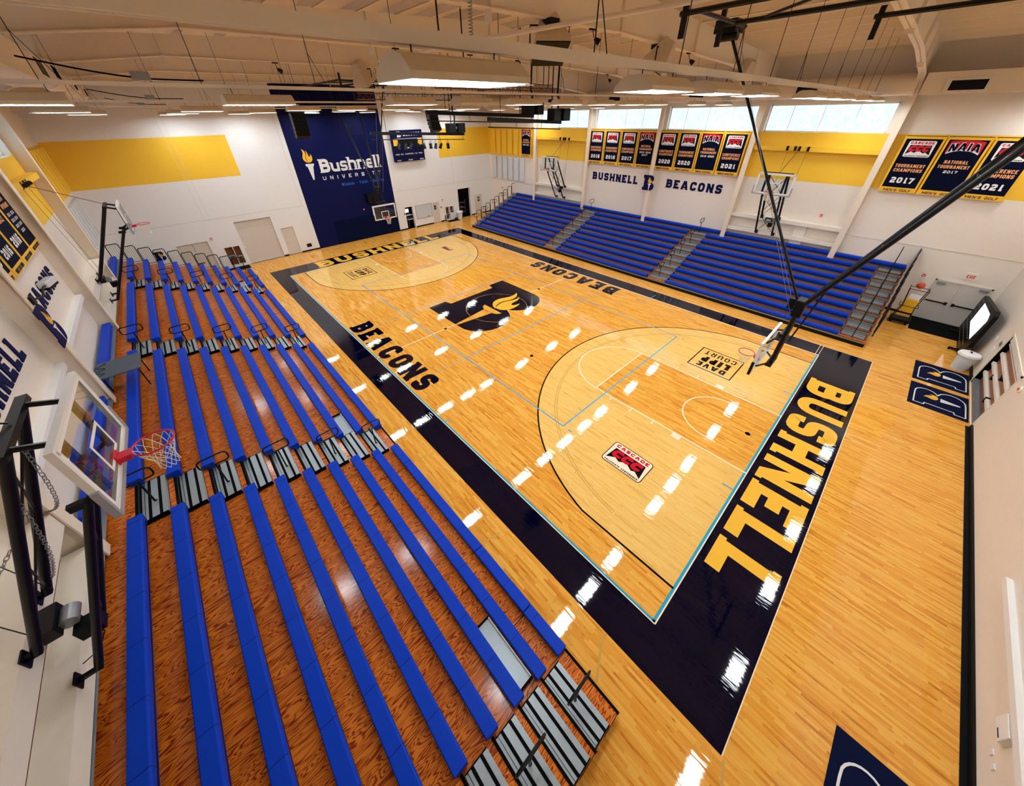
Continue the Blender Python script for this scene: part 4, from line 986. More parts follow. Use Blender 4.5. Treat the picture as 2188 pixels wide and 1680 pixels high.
# ================================================================ BANNERS
def banner(yl, w, x, d, z0, z1, kind, lines, foot, label, group):
    """yl = left edge as seen; d = reading direction"""
    dv = Vector(d); nrm = dv.cross(Vector(UP)); o = Vector((x, yl, z0)); F = frame2(o, d, UP); H = z1 - z0
    c = F(w / 2, 0); t = thing('banner', tuple(c), label, 'banner', group)
    mb = MB(); mb.obox(F(w / 2, H / 2, -.006), d, UP, nrm, w / 2 - .01, H / 2, .004)
    mb.build('gold_cloth', 'gold_cloth', t); MB().tube([F(.02, H, -.006), F(w - .02, H, -.006)], .014, 6).build('hanging_rod', 'black_metal', t)
    for a in (.15, w - .15): MB().obox(F(a, H, -abs(x - (XR if x > 0 else XL)) / 2), nrm, d, UP, abs(x - (XR if x > 0 else XL)) / 2, .015, .015).build('wall_hook', 'black_metal', t)
    mb = MB(); mb.obox(F(w / 2, H / 2 + .05, 0), d, UP, nrm, w / 2 - .09, H / 2 - .17, .002); p = mb.build('navy_field', 'navy_cloth', t)
    mb = MB(); text(mb, foot, F(w * .14, .035, .003), d, UP, .11, w * .72, t=.2, gap=.12); mb.build('foot_lettering', 'navy', t)
    if kind == 'C': ccc(tuple(F(w * .17, H - .88, 0)), d, UP, w * .66, .68, t, ('white', 'black', 'red'), z0=.004, frame=False)
    elif kind == 'N':
        mb = MB(); text(mb, 'NAIA', F(w * .15, H - .62, .005), d, UP, .34, w * .7, t=.36, gap=.06, arc=.18); mb.build('white_lettering', 'white', t); mb = MB(); text(mb, 'NAIA', F(w * .165, H - .605, .0075), d, UP, .31, w * .67, t=.22, gap=.13, arc=.18); mb.build('navy_lettering', 'navy_cloth', t)
        mb = MB(); q = [F(w * (.12 + .76 * k / 10), H - .66 + .16 * (1 - (k / 5 - 1) ** 2), .0035) for k in range(11)]; q2 = [F(w * (.12 + .76 * k / 10), H - .19 + .05 * (1 - (k / 5 - 1) ** 2), .0035) for k in range(11)]
        mb.face(q + q2[::-1]); mb.build('red_field', 'red', t)
        mb = MB(); q = [F(w * (.14 + .72 * k / 10), H - .70 + .16 * (1 - (k / 5 - 1) ** 2), .0042) for k in range(11)]; q2 = [F(w * (.14 + .72 * k / 10), H - .64 + .16 * (1 - (k / 5 - 1) ** 2), .0042) for k in range(11)]
        mb.face(q + q2[::-1]); mb.build('white_arc', 'white', t)
    mp = MB(); mw = MB()
    for (s, m, zt, hh, wd) in lines:
        text(mp if m == 'p' else mw, s, F(w * (.5 - wd / 2), H * zt, .004), d, UP, hh, w * wd, t=.22 if hh < .2 else .26, gap=.16)
    if mp.v: mp.build('peach_lettering', 'peach', t)
    if mw.v: mw.build('white_lettering', 'white', t)
CCH = lambda y, a='CONFERENCE': [(a, 'p', .455, .15, .74), ('CHAMPIONS', 'p', .375, .15, .72), (y, 'w', .17, .26, .6)]
NTT = lambda yrs: [('NATIONAL', 'p', .56, .14, .54), ('TOURNAMENT', 'p', .48, .14, .72)] + [(s, 'w', .40 - .07 * i, .11, .62 if ' ' in s else .32) for i, s in enumerate(yrs)]
gR = 'championship banners on the right wall'
for i, (k, l, lab) in enumerate([('C', CCH('2016'), 'banner reading CONFERENCE CHAMPIONS 2016, MEN\'S BASKETBALL'), ('C', CCH('2016', 'TOURNAMENT'), 'banner reading TOURNAMENT CHAMPIONS 2016, MEN\'S BASKETBALL'),
                                 ('C', CCH('2017'), 'banner reading CONFERENCE CHAMPIONS 2017, MEN\'S BASKETBALL'), ('N', NTT(['2014 2016', '2017']), 'banner reading NATIONAL TOURNAMENT 2014 2016 2017, partly behind the column')]):
    banner(20.2 - 1.48 * i, 1.44, 23.28, dR, 6.03, 8.45, k, l, "MEN'S BASKETBALL", lab, gR)
for i, (k, l, lab) in enumerate([('C', CCH('2020'), 'banner reading CONFERENCE CHAMPIONS 2020, WOMEN\'S BASKETBALL'), ('C', CCH('2020', 'TOURNAMENT'), 'banner reading TOURNAMENT CHAMPIONS 2020, WOMEN\'S BASKETBALL'),
                                 ('N', NTT(['2018 2020']), 'banner reading NATIONAL TOURNAMENT 2018 2020, WOMEN\'S BASKETBALL'), ('C', CCH('2021'), 'banner reading CONFERENCE CHAMPIONS 2021, WOMEN\'S BASKETBALL')]):
    banner(14.12 - 1.46 * i, 1.43, 23.28, dR, 6.02, 8.46, k, l, "WOMEN'S BASKETBALL", lab, gR)
banner(28.4, 1.38, 23.28, dR, 6.05, 8.45, 'N', NTT(['2020 2021']), 'VOLLEYBALL', 'single banner beside the yellow sound panels in the far corner', gR)
for i, (k, l, lab) in enumerate([('C', CCH('2017', 'TOURNAMENT'), "banner reading TOURNAMENT CHAMPIONS 2017, MEN'S GOLF"), ('N', NTT(['2017']), "banner reading NATIONAL TOURNAMENT 2017, MEN'S GOLF"), ('C', CCH('2021'), "banner reading CONFERENCE CHAMPIONS 2021, MEN'S GOLF, behind the hoop mast")]):
    banner(1.43 - 1.44 * i, 1.42, 23.28, dR, 5.98, 8.44, k, l, "MEN'S GOLF", lab, gR)
gL = 'championship banners on the left wall'
SM = lambda y, a: [(a, 'p', .60, .16, .6), ('PLACE', 'p', .45, .16, .5), (y, 'w', .18, .28, .62)]
LB = [('N', [('TEAM', 'p', .62, .13, .4), ('APPEARANCE', 'p', .54, .13, .6), ('2011 2012', 'w', .45, .09, .6), ('2013 2014', 'w', .38, .09, .6), ('2015 2016', 'w', .31, .09, .6), ('2018', 'w', .24, .09, .3)], "WOMEN'S CROSS COUNTRY", 'left wall banner listing years 2011 to 2018'),
      ('N', SM('2016', '2ND'), "WOMEN'S CROSS COUNTRY", 'left wall banner reading 2ND PLACE 2016, next to the banner of many years'),
      ('C', CCH('2016', 'CONFERENCE'), "WOMEN'S CROSS COUNTRY", 'left wall banner reading CHAMPION 2016, third from the far column'),
      ('C', CCH('2015'), "CROSS COUNTRY", 'left wall banner reading CHAMPIONS 2015, nearest the column with the camera arm')]
for i, (k, l, ft, lab) in enumerate(LB): banner(20.13 - 1.42 * (i + 1) - .02, 1.40, XL + .16, dL, 6.08, 8.5, k, l, ft, lab, gL)
banner(12.35, 1.42, XL + .16, dL, 6.08, 8.5, 'C', CCH('2015', 'CONFERENCE'), "MEN'S CROSS COUNTRY", 'left wall banner cut by the left edge of the photo', gL)
# ================================================================ ACOUSTIC PANELS
k = 0
def apanel(x, y0, y1, z0, z1, m, label):
    s = -1 if x > 0 else 1
    o = MB().box(x, x + s * .15, y0, y1, z0, z1).build('sound_panel', m, bevel=.01); tag(o, label, 'sound panel', 'sound absorbing panels in the far corners')
for i in range(6):
    y1 = 32.95 - i * .86
    if i < 5: apanel(XR - .02, y1 - .52, y1, 6.15, 8.3, 'yellow', 'yellow upright sound panel on the right wall, %s from the far corner' % ordn[i])
    apanel(XR - .02, y1 - .60, y1, 3.75, 5.85, 'plastic_white', 'white upright sound panel on the right wall, %s from the far corner' % ordn[i])
    apanel(XL + .02, y1 - .6, y1, 6.3, 8.5, 'yellow', 'yellow upright sound panel on the left wall, %s from the far corner' % ordn[i])
    apanel(XL + .02, y1 - .6, y1, 3.85, 5.95, 'plastic_white', 'white upright sound panel on the left wall, %s from the far corner' % ordn[i])
trim(MB().box(XR - .1, XR, 26.6, 33.4, 8.42, 8.48).box(XR - .1, XR, 26.6, 33.4, 5.98, 6.03), 'yellow')
# ================================================================ SCOREBOARD (far wall)
t = thing('scoreboard', (13.75, YF, 6.07), 'navy scoreboard with white lettering high on the far wall', 'scoreboard')
ys = YF - .3
MB().box(12.2, 15.3, ys, YF, 6.07, 8.54).build('cabinet', 'navy', t, bevel=.01)
fy = ys - .004; tx = lambda mb, s, x, z, h, wd, tt=.2: text(mb, s, (x, fy, z), (1, 0, 0), UP, h, wd, t=tt, gap=.2)
mb = MB(); mb.box(12.2, 15.3, ys - .003, ys, 7.86, 7.89); tx(mb, 'BEACONS', 13.35, 8.08, .28, 1.7, .26); tx(mb, 'PERIOD', 13.6, 7.1, .1, .36); tx(mb, 'FOULS', 12.35, 6.62, .1, .38); tx(mb, 'T.O.L', 12.85, 6.62, .1, .28); tx(mb, 'PLAYER-FOUL', 13.3, 6.62, .1, .85); tx(mb, 'T.O.L', 14.28, 6.62, .1, .28); tx(mb, 'FOULS', 14.7, 6.62, .1, .38)
tx(mb, 'SCORE', 12.4, 6.13, .1, .38); tx(mb, 'MATCH', 13.55, 6.13, .1, .42); tx(mb, 'SCORE', 14.75, 6.13, .1, .38); mb.build('white_lettering', 'white', t)
logoB('team_emblem', (12.75, fy, 8.0), (1, 0, 0), UP, .38, .44, ('white', 'navy', 'flame'), t)
mb = MB(); mb.box(12.3, 12.75, ys - .004, ys, 7.35, 7.85).box(14.75, 15.2, ys - .004, ys, 7.35, 7.85); mb.build('yellow_field', 'gold', t)
for x, z, a, b in ((12.9, 7.3, 1.7, .5), (12.4, 6.85, .55, .4), (13.15, 6.8, .18, .28), (13.6, 6.8, .35, .28), (14.3, 6.8, .18, .28), (14.55, 6.85, .55, .4), (12.45, 6.28, .3, .28), (12.95, 6.28, .15, .28), (13.4, 6.28, .7, .28), (14.35, 6.28, .15, .28), (14.8, 6.28, .3, .28)):
    MB().box(x, x + a, ys - .004, ys, z, z + b).build('number_window', 'black', t)
# ================================================================ FAR WALL FITTINGS
t = thing('whiteboard', (14.5, YF, .8), 'white marker board on the far wall between the office and the poster door', 'whiteboard')
MB().box(13.6, 15.42, YF - .03, YF, .82, 2.05).build('board', 'whiteboard', t); MB().box(13.57, 15.45, YF - .035, YF, .79, .82).box(13.57, 15.45, YF - .035, YF, 2.05, 2.08).box(13.57, 13.6, YF - .035, YF, .79, 2.08).box(15.42, 15.45, YF - .035, YF, .79, 2.08).build('board_frame', 'grey_metal', t)
MB().box(14.9, 15.05, YF - .08, YF - .035, .86, .9).build('eraser', 'black', t)
def trash(x, y, label, s=1):
    t = thing('trash_barrel', (x, y, 0), label, 'trash can')
    MB().lathe((x, y, 0), [(.001, 0.003), (.24 * s, .003), (.25 * s, .05), (.30 * s, .74), (.30 * s, .76)], 28).build('barrel', 'plastic_white', t, smooth=True)
    MB().lathe((x, y, .76), [(.33 * s, -.06), (.345 * s, -.05), (.345 * s, .0), (.32 * s, .05), (.18 * s, .10), (.12 * s, .105)], 28).build('lid', 'white', t, smooth=True)
    MB().obox((x, y, .866), (1, 0, 0), (0, 1, 0), (0, 0, 1), .1, .03, .004).build('lid_opening', 'black', t)
trash(18.6, 33.25, 'white trash barrel by the dark storage opening on the far wall')
trash(18.35, -4.42, 'white lidded trash barrel at the near wall beside the floor mats')
def fountain(x0, x1, z0, z1, label):
    t = thing('drinking_fountain', ((x0 + x1) / 2, YF, z0), label, 'drinking fountain')
    MB().box(x0, x1, YF - .06, YF + .28, z0, z1).build('basin', 'grey_metal', t, bevel=.02); MB().box(x0 + .05, x1 - .05, YF - .08, YF - .06, z0 + .05, z0 + .12).build('push_bar', 'black', t)
fountain(17.74, 18.12, .76, .95, 'steel drinking fountain in the right niche of the far wall'); fountain(17.2, 17.6, .5, .7, 'steel drinking fountain in the left niche near the whiteboard')
fountain(-2.68, -2.3, .75, .92, 'drinking fountain in the far wall niche behind the left bleachers'); fountain(-2.14, -1.84, .6, .8, 'drinking fountain in the lower niche beside the roll-up door')
def strobe(p, ax, label, s=.06):
    t = thing('fire_alarm', p, label, 'fire alarm', 'fire alarm strobes'); x, y, z = p
    e = {'x': (.03, s, s), '-x': (.03, s, s), 'y': (s, .03, s)}[ax]
    MB().box(x - e[0], x + e[0], y - e[1], y + e[1], z, z + .13).build('housing', 'red', t); MB().box(x - e[0] * .6 - .02, x + e[0] * .6 + .005, y - e[1] * .6 - (.02 if ax == 'y' else 0), y + e[1] * .6, z + .03, z + .08).build('lens', 'white', t)
strobe((16.85, YF - .03, 2.1), 'y', 'red alarm strobe over the poster door'); strobe((-3.2, YF - .03, 2.28), 'y', 'red alarm strobe above the niches behind the left bleachers')
strobe((XR - .03, 3.23, 4.32), 'x', 'red alarm strobe on the right wall above the bleachers'); strobe((XR - .03, -2.07, 2.14), 'x', 'red alarm strobe beside the exit doors'); strobe((8.4, YF - .03, 2.5), 'y', 'alarm strobe on the navy panel beside the far backboard')
strobe((XR - .03, 31.6, 2.7), 'x', 'red alarm strobe on the right wall in the far corner')
t = thing('fire_bell', (12.96, YN, 2.15), 'round red-centred alarm bell on the near wall at the right edge', 'alarm bell')
MB().lathe((12.96, YN, 2.22), [(.001, .002), (.11, .002), (.12, .03), (.1, .06), (.001, .06)], 20, (0, 1, 0)).build('bell', 'steel_cream', t, smooth=True); MB().lathe((12.96, YN + .06, 2.22), [(.001, 0), (.05, 0), (.04, .02), (.001, .02)], 12, (0, 1, 0)).build('red_centre', 'red', t)
t = thing('exit_sign', (XR, -3.57, 2.4), 'EXIT sign with red letters above the double doors', 'exit sign')
MB().box(XR - .06, XR, -3.76, -3.38, 2.4, 2.72).build('housing', 'steel_cream', t); mb = MB(); text(mb, 'EXIT', (XR - .064, -3.44, 2.48), dR, UP, .15, .27, t=.22); mb.build('red_letters', 'red', t)
def plate(name, x0, x1, z0, z1, m, label, cat, y=YF): tag(MB().box(x0, x1, min(y, y - .02 if y > 0 else y + .02), max(y, y - .02 if y > 0 else y + .02), z0, z1).build(name, m), label, cat)
plate('vent_grille', 2.82, 3.2, .35, .62, 'black', 'small black vent plate on the far wall by the navy panel', 'vent')
plate('wall_sign', 12.24, 12.42, 1.42, 1.56, 'grey_metal', 'small sign left of the office opening', 'sign'); plate('wall_sign', 16.52, 16.7, 1.4, 1.56, 'grey_metal', 'small sign right of the poster door', 'sign')
plate('wall_phone', 16.95, 17.05, .15, .6, 'black', 'narrow black extinguisher on the far wall', 'extinguisher'); plate('control_box', 16.98, 17.12, 1.05, 1.3, 'white', 'white dispenser left of the far wall fountain', 'dispenser')
plate('control_box', -1.62, -1.4, 1.28, 1.42, 'white', 'white control box at the corner of the roll-up door', 'box')
mb = MB().box(8.8, 9.8, YF - .5, YF - .05, 3.0, 3.85); tag(mb.build('wall_cabinet', 'black', bevel=.01), 'black box unit on the navy panel behind the far hoop', 'cabinet')
# office and storage contents
t = thing('desk', (13.2, YF + 1.3, 0), 'wooden desk seen through the office opening', 'desk'); MB().box(12.9, 13.8, YF + .6, YF + 2.2, .7, .75).build('desk_top', 'white', t)
for a, b in ((12.95, .65), (13.72, .65), (12.95, 2.1), (13.72, 2.1)): MB().box(a, a + .05, YF + b, YF + b + .05, 0.02, .7).build('leg', 'brown_wood', t)
t = thing('shelf_counter', (12.45, YF + .5, 1.2), 'counter with a lit monitor at the left side of the office opening', 'counter'); MB().box(12.15, 13.3, YF + .35, YF + .9, 1.2, 1.25).build('counter_top', 'white', t)
t = thing('computer_monitor', (12.85, YF + .6, 1.25), 'glowing computer monitor in the office opening', 'monitor'); MB().box(12.58, 13.12, YF + .6, YF + .63, 1.42, 1.82).build('monitor_case', 'black', t); MB().box(12.61, 13.09, YF + .595, YF + .6, 1.45, 1.79).build('screen', 'screen_small', t); MB().box(12.8, 12.9, YF + .6, YF + .64, 1.25, 1.42).build('stand', 'black', t)
t = thing('ball_rack', (19.8, YF + 1.2, 0), 'rack with gym gear inside the dark storage opening', 'rack')
for z in (.3, .8, 1.3): MB().box(19.2, 20.3, YF + .8, YF + 1.4, z, z + .03).build('rack_shelf', 'grey_metal', t)
for x in (19.2, 20.27): MB().box(x, x + .03, YF + .8, YF + .83, 0, 1.6).build('rack_post', 'grey_metal', t)
for i, (x, z, m) in enumerate([(19.4, .33, 'orange'), (19.7, .33, 'ltblue'), (20.0, .33, 'orange'), (19.5, .83, 'ltblue'), (19.9, .83, 'red')]):
    c = [(.12 * math.sin(math.pi * q / 10), .12 - .12 * math.cos(math.pi * q / 10)) for q in range(11)]; c[0] = (.001, 0); c[-1] = (.001, .24)
    tag(MB().lathe((x, YF + 1.1, z + .0), c, 16).build('ball', m, smooth=True), ['orange ball at the left of the lower storage shelf', 'blue ball in the middle of the lower storage shelf', 'orange ball at the right of the lower storage shelf', 'blue ball on the upper storage shelf', 'red ball on the upper storage shelf'][i], 'ball')
# ================================================================ NEAR WALL FITTINGS
t = thing('folded_bleacher', (15.55, YN - .4, .02), 'brown and beige folded seating stored in the near wall recess', 'folded bleacher')
MB().box(13.72, 17.38, YN - .6, YN - .02, .03, .24).build('grey_base', 'grey_metal', t)
for k, z in enumerate((.25, .70, 1.15, 1.60)):
    MB().box(13.75, 17.36, YN - .2, YN - .16, z, z + .34).build('brown_board', 'brown_wood', t); MB().box(13.75, 17.36, YN - .3, YN - .06, z + .34, z + .44).build('beige_rail', 'steel_cream', t)
for x, z in ((14.9, .5), (16.1, .9), (15.3, 1.3)): MB().box(x, x + .12, YN - .16, YN - .05, z, z + .2).build('latch_handle', 'black', t)
MB().box(13.72, 17.38, YN - .3, YN - .02, 2.08, 2.28).build('white_header', 'white', t); MB().box(13.72, 17.38, YN - .2, YN - .03, 2.045, 2.08).build('blue_strip', 'navy', t)
trim(MB().box(13.62, 13.7, YN, YN + .03, 0, 2.38).box(17.4, 17.48, YN, YN + .03, 0, 2.38).box(13.62, 17.48, YN, YN + .03, 2.3, 2.38), 'steel_cream')
t = thing('mobile_scoreboard', (20.7, -4.4, 0), 'black wheeled display with a pale painted glare by the near wall corner', 'display')
prof = [(19.95, .05), (23.1, .05), (23.15, 1.8), (23.0, 1.95), (19.45, 2.42), (19.1, 2.3), (19.05, .8)]
MB().prism([(x, -4.34, z) for x, z in prof], (0, -.14, 0)).build('black_case', 'black', t)
GLARE = ((19.75, .88), (21.9, .95), (22.0, 1.9), (19.85, 2.12), (19.45, 1.95), (19.55, 1.5))
MB().prism([(x, -4.335, z) for x, z in GLARE], (0, -.004, 0)).build('screen_glare', 'screen', t)  # glare on the display front, put in as a glowing shape
mb = MB()
for a in range(14):
    for b in range(8):
        x, z = 19.35 + a * .27 + (b % 2) * .12, .2 + b * .27
        if x < 22.9 and z < 2.3 - (x - 19.4) * .12 and not (19.35 < x < 22.1 and .8 < z < 2.15) and (x > 20.0 or z > .8): mb.box(x, x + .1, -4.337, -4.335, z, z + .025)
mb.build('printed_marks', 'offwhite', t)
for x in (20.2, 22.5):
    MB().box(x, x + .08, -4.5, -4.42, .1, .7).box(x - .02, x + .1, -4.65, -4.05, .06, .12).build('stand_leg', 'black', t)
    MB().lathe((x + .04, -4.08, .015), [(.03, 0), (.035, .03), (.03, .06)], 12).build('caster', 'rubber', t)
tag(MB().box(20.6, 20.9, YN + .03, YN + .22, 0.01, .62).box(20.95, 21.1, YN + .03, YN + .2, 0.01, .5).build('cardboard_stack', 'steel_cream'), 'flat beige boards leaning by the near wall under the display', 'boards')
plate('wall_switch', 18.82, 18.96, 1.46, 1.6, 'white', 'white switch plate above the near trash barrel', 'switch', YN); plate('wall_switch', 18.12, 18.3, 1.2, 1.38, 'white', 'white box above the lid of the near trash barrel', 'switch', YN); plate('wall_plate', 17.72, 18.0, 1.62, 1.78, 'grey_metal', 'brass plate on the near wall above the recess corner', 'plate', YN)
plate('outlet_plate', 2.2, 2.3, .5, .58, 'white', 'upper of two small white plates low on the near wall', 'outlet', YN); plate('outlet_plate', 1.96, 2.06, .52, .6, 'white', 'lower of two small white plates near the bottom right corner', 'outlet', YN)
t = thing('wall_telephone', (2.5, YN, .82), 'pale wall telephone box at the right edge of the near wall', 'telephone'); MB().box(2.28, 2.7, YN, YN + .1, .82, 1.1).build('case', 'white', t, bevel=.01); MB().box(2.33, 2.5, YN + .1, YN + .105, .86, .88).build('slot', 'black', t)
trim(MB().box(XL, 5.66, YN, YN + .1, 1.15, 1.28), 'cream')
# ball cart
t = thing('ball_cart', (22.0, -2.15, 0), 'black metal ball cart with an orange ball beside the exit doors', 'cart')
m = MB()
for x in (21.75, 22.25):
    for y in (-2.5, -1.8): m.tube([(x, y, .1), (x, y + (.12 if y < -2 else -.12), 1.0), (x, y, 1.95)], .018, 6)
for z in (.25, 1.0, 1.9):
    for y in (-2.5, -1.8): m.tube([(21.75, y, z), (22.25, y, z)], .014, 6)
    for x in (21.75, 22.25): m.tube([(x, -2.5, z), (x, -1.8, z)], .014, 6)
m.build('cart_frame', 'black_metal', t)
MB().box(21.7, 22.3, -2.55, -1.75, .12, .28).build('cart_base', 'black', t, bevel=.02)
for x in (21.8, 22.2):
    for y in (-2.45, -1.85): MB().lathe((x, y, .0), [(.02, 0.002), (.05, .02), (.05, .08), (.02, .11)], 10).build('caster', 'rubber', t)
MB().box(21.95, 22.15, -2.42, -1.9, .6, 1.3).build('gold_bag', 'gold', t, bevel=.04); MB().box(21.72, 21.74, -2.35, -1.95, 1.42, 1.68).build('paper_sign', 'white', t)
c = [(.16 * math.sin(math.pi * q / 12), .16 - .16 * math.cos(math.pi * q / 12)) for q in range(13)]; c[0] = (.001, 0); c[-1] = (.001, .32)
tag(MB().lathe((22.0, -2.1, 1.92), c, 20).build('ball', 'orange', smooth=True), 'orange ball on top of the black ball cart', 'ball')
# ================================================================ LEFT WALL ITEMS
t = thing('folding_table', (-7.5, 14.9, 2.44), 'dark grey folding table on the top rows of the left bleachers', 'table')
MB().box(-8.1, -7.06, 14.3, 15.46, 3.16, 3.2).build('table_top', 'table_grey', t, bevel=.008)
for (a, b) in ((-7.15, 14.4), (-7.15, 15.38)): MB().tube([(a, b, 3.16), (a - .0, b + .04, 2.455)], .018, 8).build('leg', 'black_metal', t)
for (a, b) in ((-7.95, 14.4), (-7.95, 15.38)): MB().tube([(a, b, 3.16), (a, b, 2.64)], .018, 8).build('leg', 'black_metal', t)
m = MB(); m.tube([(-8.0 + .0 * k + .12 * math.sin(k * .9), 14.5 + k * .05, 3.207) for k in range(18)], .006, 5); tag(m.build('cable', 'rubber', smooth=True), 'loose black cable lying on the folding table', 'cable')
t = thing('wall_camera', (-7.95, 14.7, 5.8), 'pale camera housing on a black bracket at the left wall column', 'camera')
MB().obox((-7.72, 15.25, 5.95), (.2, 1, 0), (1, -.2, 0), (0, 0, 1), .3, .1, .09).build('housing', 'plastic_white', t, bevel=.03); MB().obox((-7.72, 15.2, 5.86), (.2, 1, 0), (1, -.2, 0), (0, 0, 1), .28, .09, .03).build('lens_band', 'black', t)
m = MB(); m.tube([(-7.96, 14.2, 5.85), (-7.8, 14.5, 5.8), (-7.75, 14.8, 5.95), (-7.72, 15.05, 5.95)], .025, 8); m.box(-7.96, -7.9, 14.1, 14.32, 5.75, 5.95); m.build('bracket', 'black_metal', t, smooth=True)
# ================================================================ DUCTS
def duct(name, x, z, r, y0, y1, vents, label, s):
    t = thing(name, (x, (y0 + y1) / 2, z - r), label, 'air duct')
    mb = MB(); mb.tube([(x, y0, z), (x, y1, z)], r, 28)
    mb.build('duct_pipe', 'ceil_cream', t, smooth=True)
    for k in range(int((y1 - y0) / 3)): MB().tube([(x, y0 + 1.5 + k * 3, z), (x, y0 + 1.56 + k * 3, z)], r + .015, 28).build('seam_ring', 'ceil_cream', t, smooth=True)
    for y in vents:
        v = MB().box(x + s * (r - .12), x + s * (r + .08), y - .55, y + .55, z - .25, z + .2).build('vent_box', 'steel_cream', t)
        MB().box(x + s * (r + .08), x + s * (r + .09), y - .45, y + .45, z - .2, z + .08).build('vent_opening', 'black', v)
        mb = MB()
        for k in range(-3, 4): mb.box(x + s * (r + .085), x + s * (r + .10), y + k * .13 - .012, y + k * .13 + .012, z - .2, z + .08)
        mb.build('vent_louvres', 'navy', v)
duct('ventilation_duct', 22.75, 10.46, .42, 1.9, 32.9, (6.0, 11.7, 17.6, 23.6), 'round cream duct running under the roof along the right wall', -1)
t = thing('ventilation_duct', (22.5, -1.4, 9.95), 'boxy cream duct with a dark grille above the golf banners', 'air duct'); MB().box(22.2, 23.1, -4.7, 1.7, 10.05, 10.82).build('duct_box', 'ceil_cream', t, bevel=.01)
v = MB().box(22.15, 22.2, -.35, 1.0, 10.1, 10.58).build('vent_frame', 'steel_cream', t); MB().box(22.14, 22.15, -.2, .85, 10.16, 10.5).build('vent_opening', 'black', v)
mb = MB()
for k in range(7): mb.box(22.125, 22.14, -.2 + k * .165, -.18 + k * .165, 10.16, 10.5)
mb.build('vent_louvres', 'navy', v)
duct('ventilation_duct', -5.75, 10.85, .36, 15.0, 32.9, (18.0, 24.0, 30.0), 'round cream duct running under the roof along the left side', 1)
t = thing('ventilation_duct', (-5.5, 11.5, 10.3), 'boxy cream duct end with a grille at the upper left', 'air duct'); MB().box(-5.95, -5.3, 9.0, 14.9, 10.3, 10.82).build('duct_box', 'ceil_cream', t, bevel=.01); v = MB().box(-5.3, -5.22, 12.6, 14.0, 10.36, 10.76).build('vent_box', 'steel_cream', t); MB().box(-5.22, -5.21, 12.8, 13.8, 10.42, 10.7).build('vent_opening', 'black', v)
# ================================================================ ROOF ITEMS
def pa(x, y, z, yaw, label, k=1.5):
    t = thing('hanging_speaker', (x, y, z), label, 'loudspeaker', 'tan loudspeakers under the roof frames')
    R = Matrix.Rotation(yaw, 3, 'Z'); A = R @ Vector((1, 0, 0)); B = R @ Vector((0, 1, 0)); dn = Vector((0, 0, 1))
    tl = Matrix.Rotation(-1.05, 3, A); B2 = tl @ B; D2 = tl @ dn; c = Vector((x, y, z))
    def S(a, b, d): return c + (A * a + B2 * b + D2 * d) * k
    prof = [(.0, .0, .30, .28), (-.10, .0, .29, .27), (-.28, .0, .23, .21), (-.44, .0, .17, .16), (-.58, .0, .13, .12)]
    mb = MB(); n0 = 0; rings = []
    for (b, dd, ha, hd) in prof:
        rings.append([S(-ha, b, -hd), S(ha, b, -hd), S(ha, b, hd), S(-ha, b, hd)])
    for r1, r2 in zip(rings[:-1], rings[1:]):
        for i in range(4): mb.face((r1[i], r1[(i + 1) % 4], r2[(i + 1) % 4], r2[i]))
    mb.face(rings[-1]); mb.face(rings[0]); mb.build('speaker_horn', 'speaker_tan', t)
    MB().obox(S(0, .01, 0), A, B2, D2, .29 * k, .012, .27 * k).build('front_grille', 'black', t)
    m = MB(); zt = bottom_at(x); q1 = S(-.34, -.15, 0); q2 = S(.34, -.15, 0); m.tube([q1, (q1.x, q1.y, zt - .1), (q2.x, q2.y, zt - .1), q2], .022, 6); m.box(x - .15, x + .15, y - .15, y + .15, zt - .12, zt + .01); m.build('yoke_bracket', 'black_metal', t)
pa(4.4, 7.85, 10.9, math.pi - .6, 'tan loudspeaker with a black face hung above the near glowing lamp'); pa(10.1, 8.05, 10.85, .3, 'tan loudspeaker seen from behind, second along the same roof beam')
pa(18.1, 8.0, 10.75, -.3, 'tan loudspeaker near the right end of the roof beam, behind the hoop strut'); pa(4.9, 20.2, 10.95, -1.2, 'tan loudspeaker left of the unlit row, beside the black stage rigging')
pa(12.2, 20.2, 10.9, math.pi + .5, 'tan loudspeaker over the stage trusses near the window side')
def spot(x, y, z, label):
    t = thing('stage_spotlight', (x, y, z), label, 'spotlight', 'stage spotlights on the lighting bar')
    rx = random.uniform(-.5, .5); dv = Vector((rx, random.uniform(-.2, .5), -1)).normalized()
    MB().lathe(Vector((x, y, z - .3)) - dv * .12, [(.05, 0), (.075, .03), (.085, .2), (.10, .28)], 14, dv).build('lamp_barrel', 'black', t, smooth=True)
    MB().tube([(x - .1, y, z - .3), (x - .1, y, z - .12), (x + .1, y, z - .12), (x + .1, y, z - .3)], .009, 6).tube([(x, y, z - .12), (x, y, z)], .012, 6).build('yoke', 'black_metal', t)
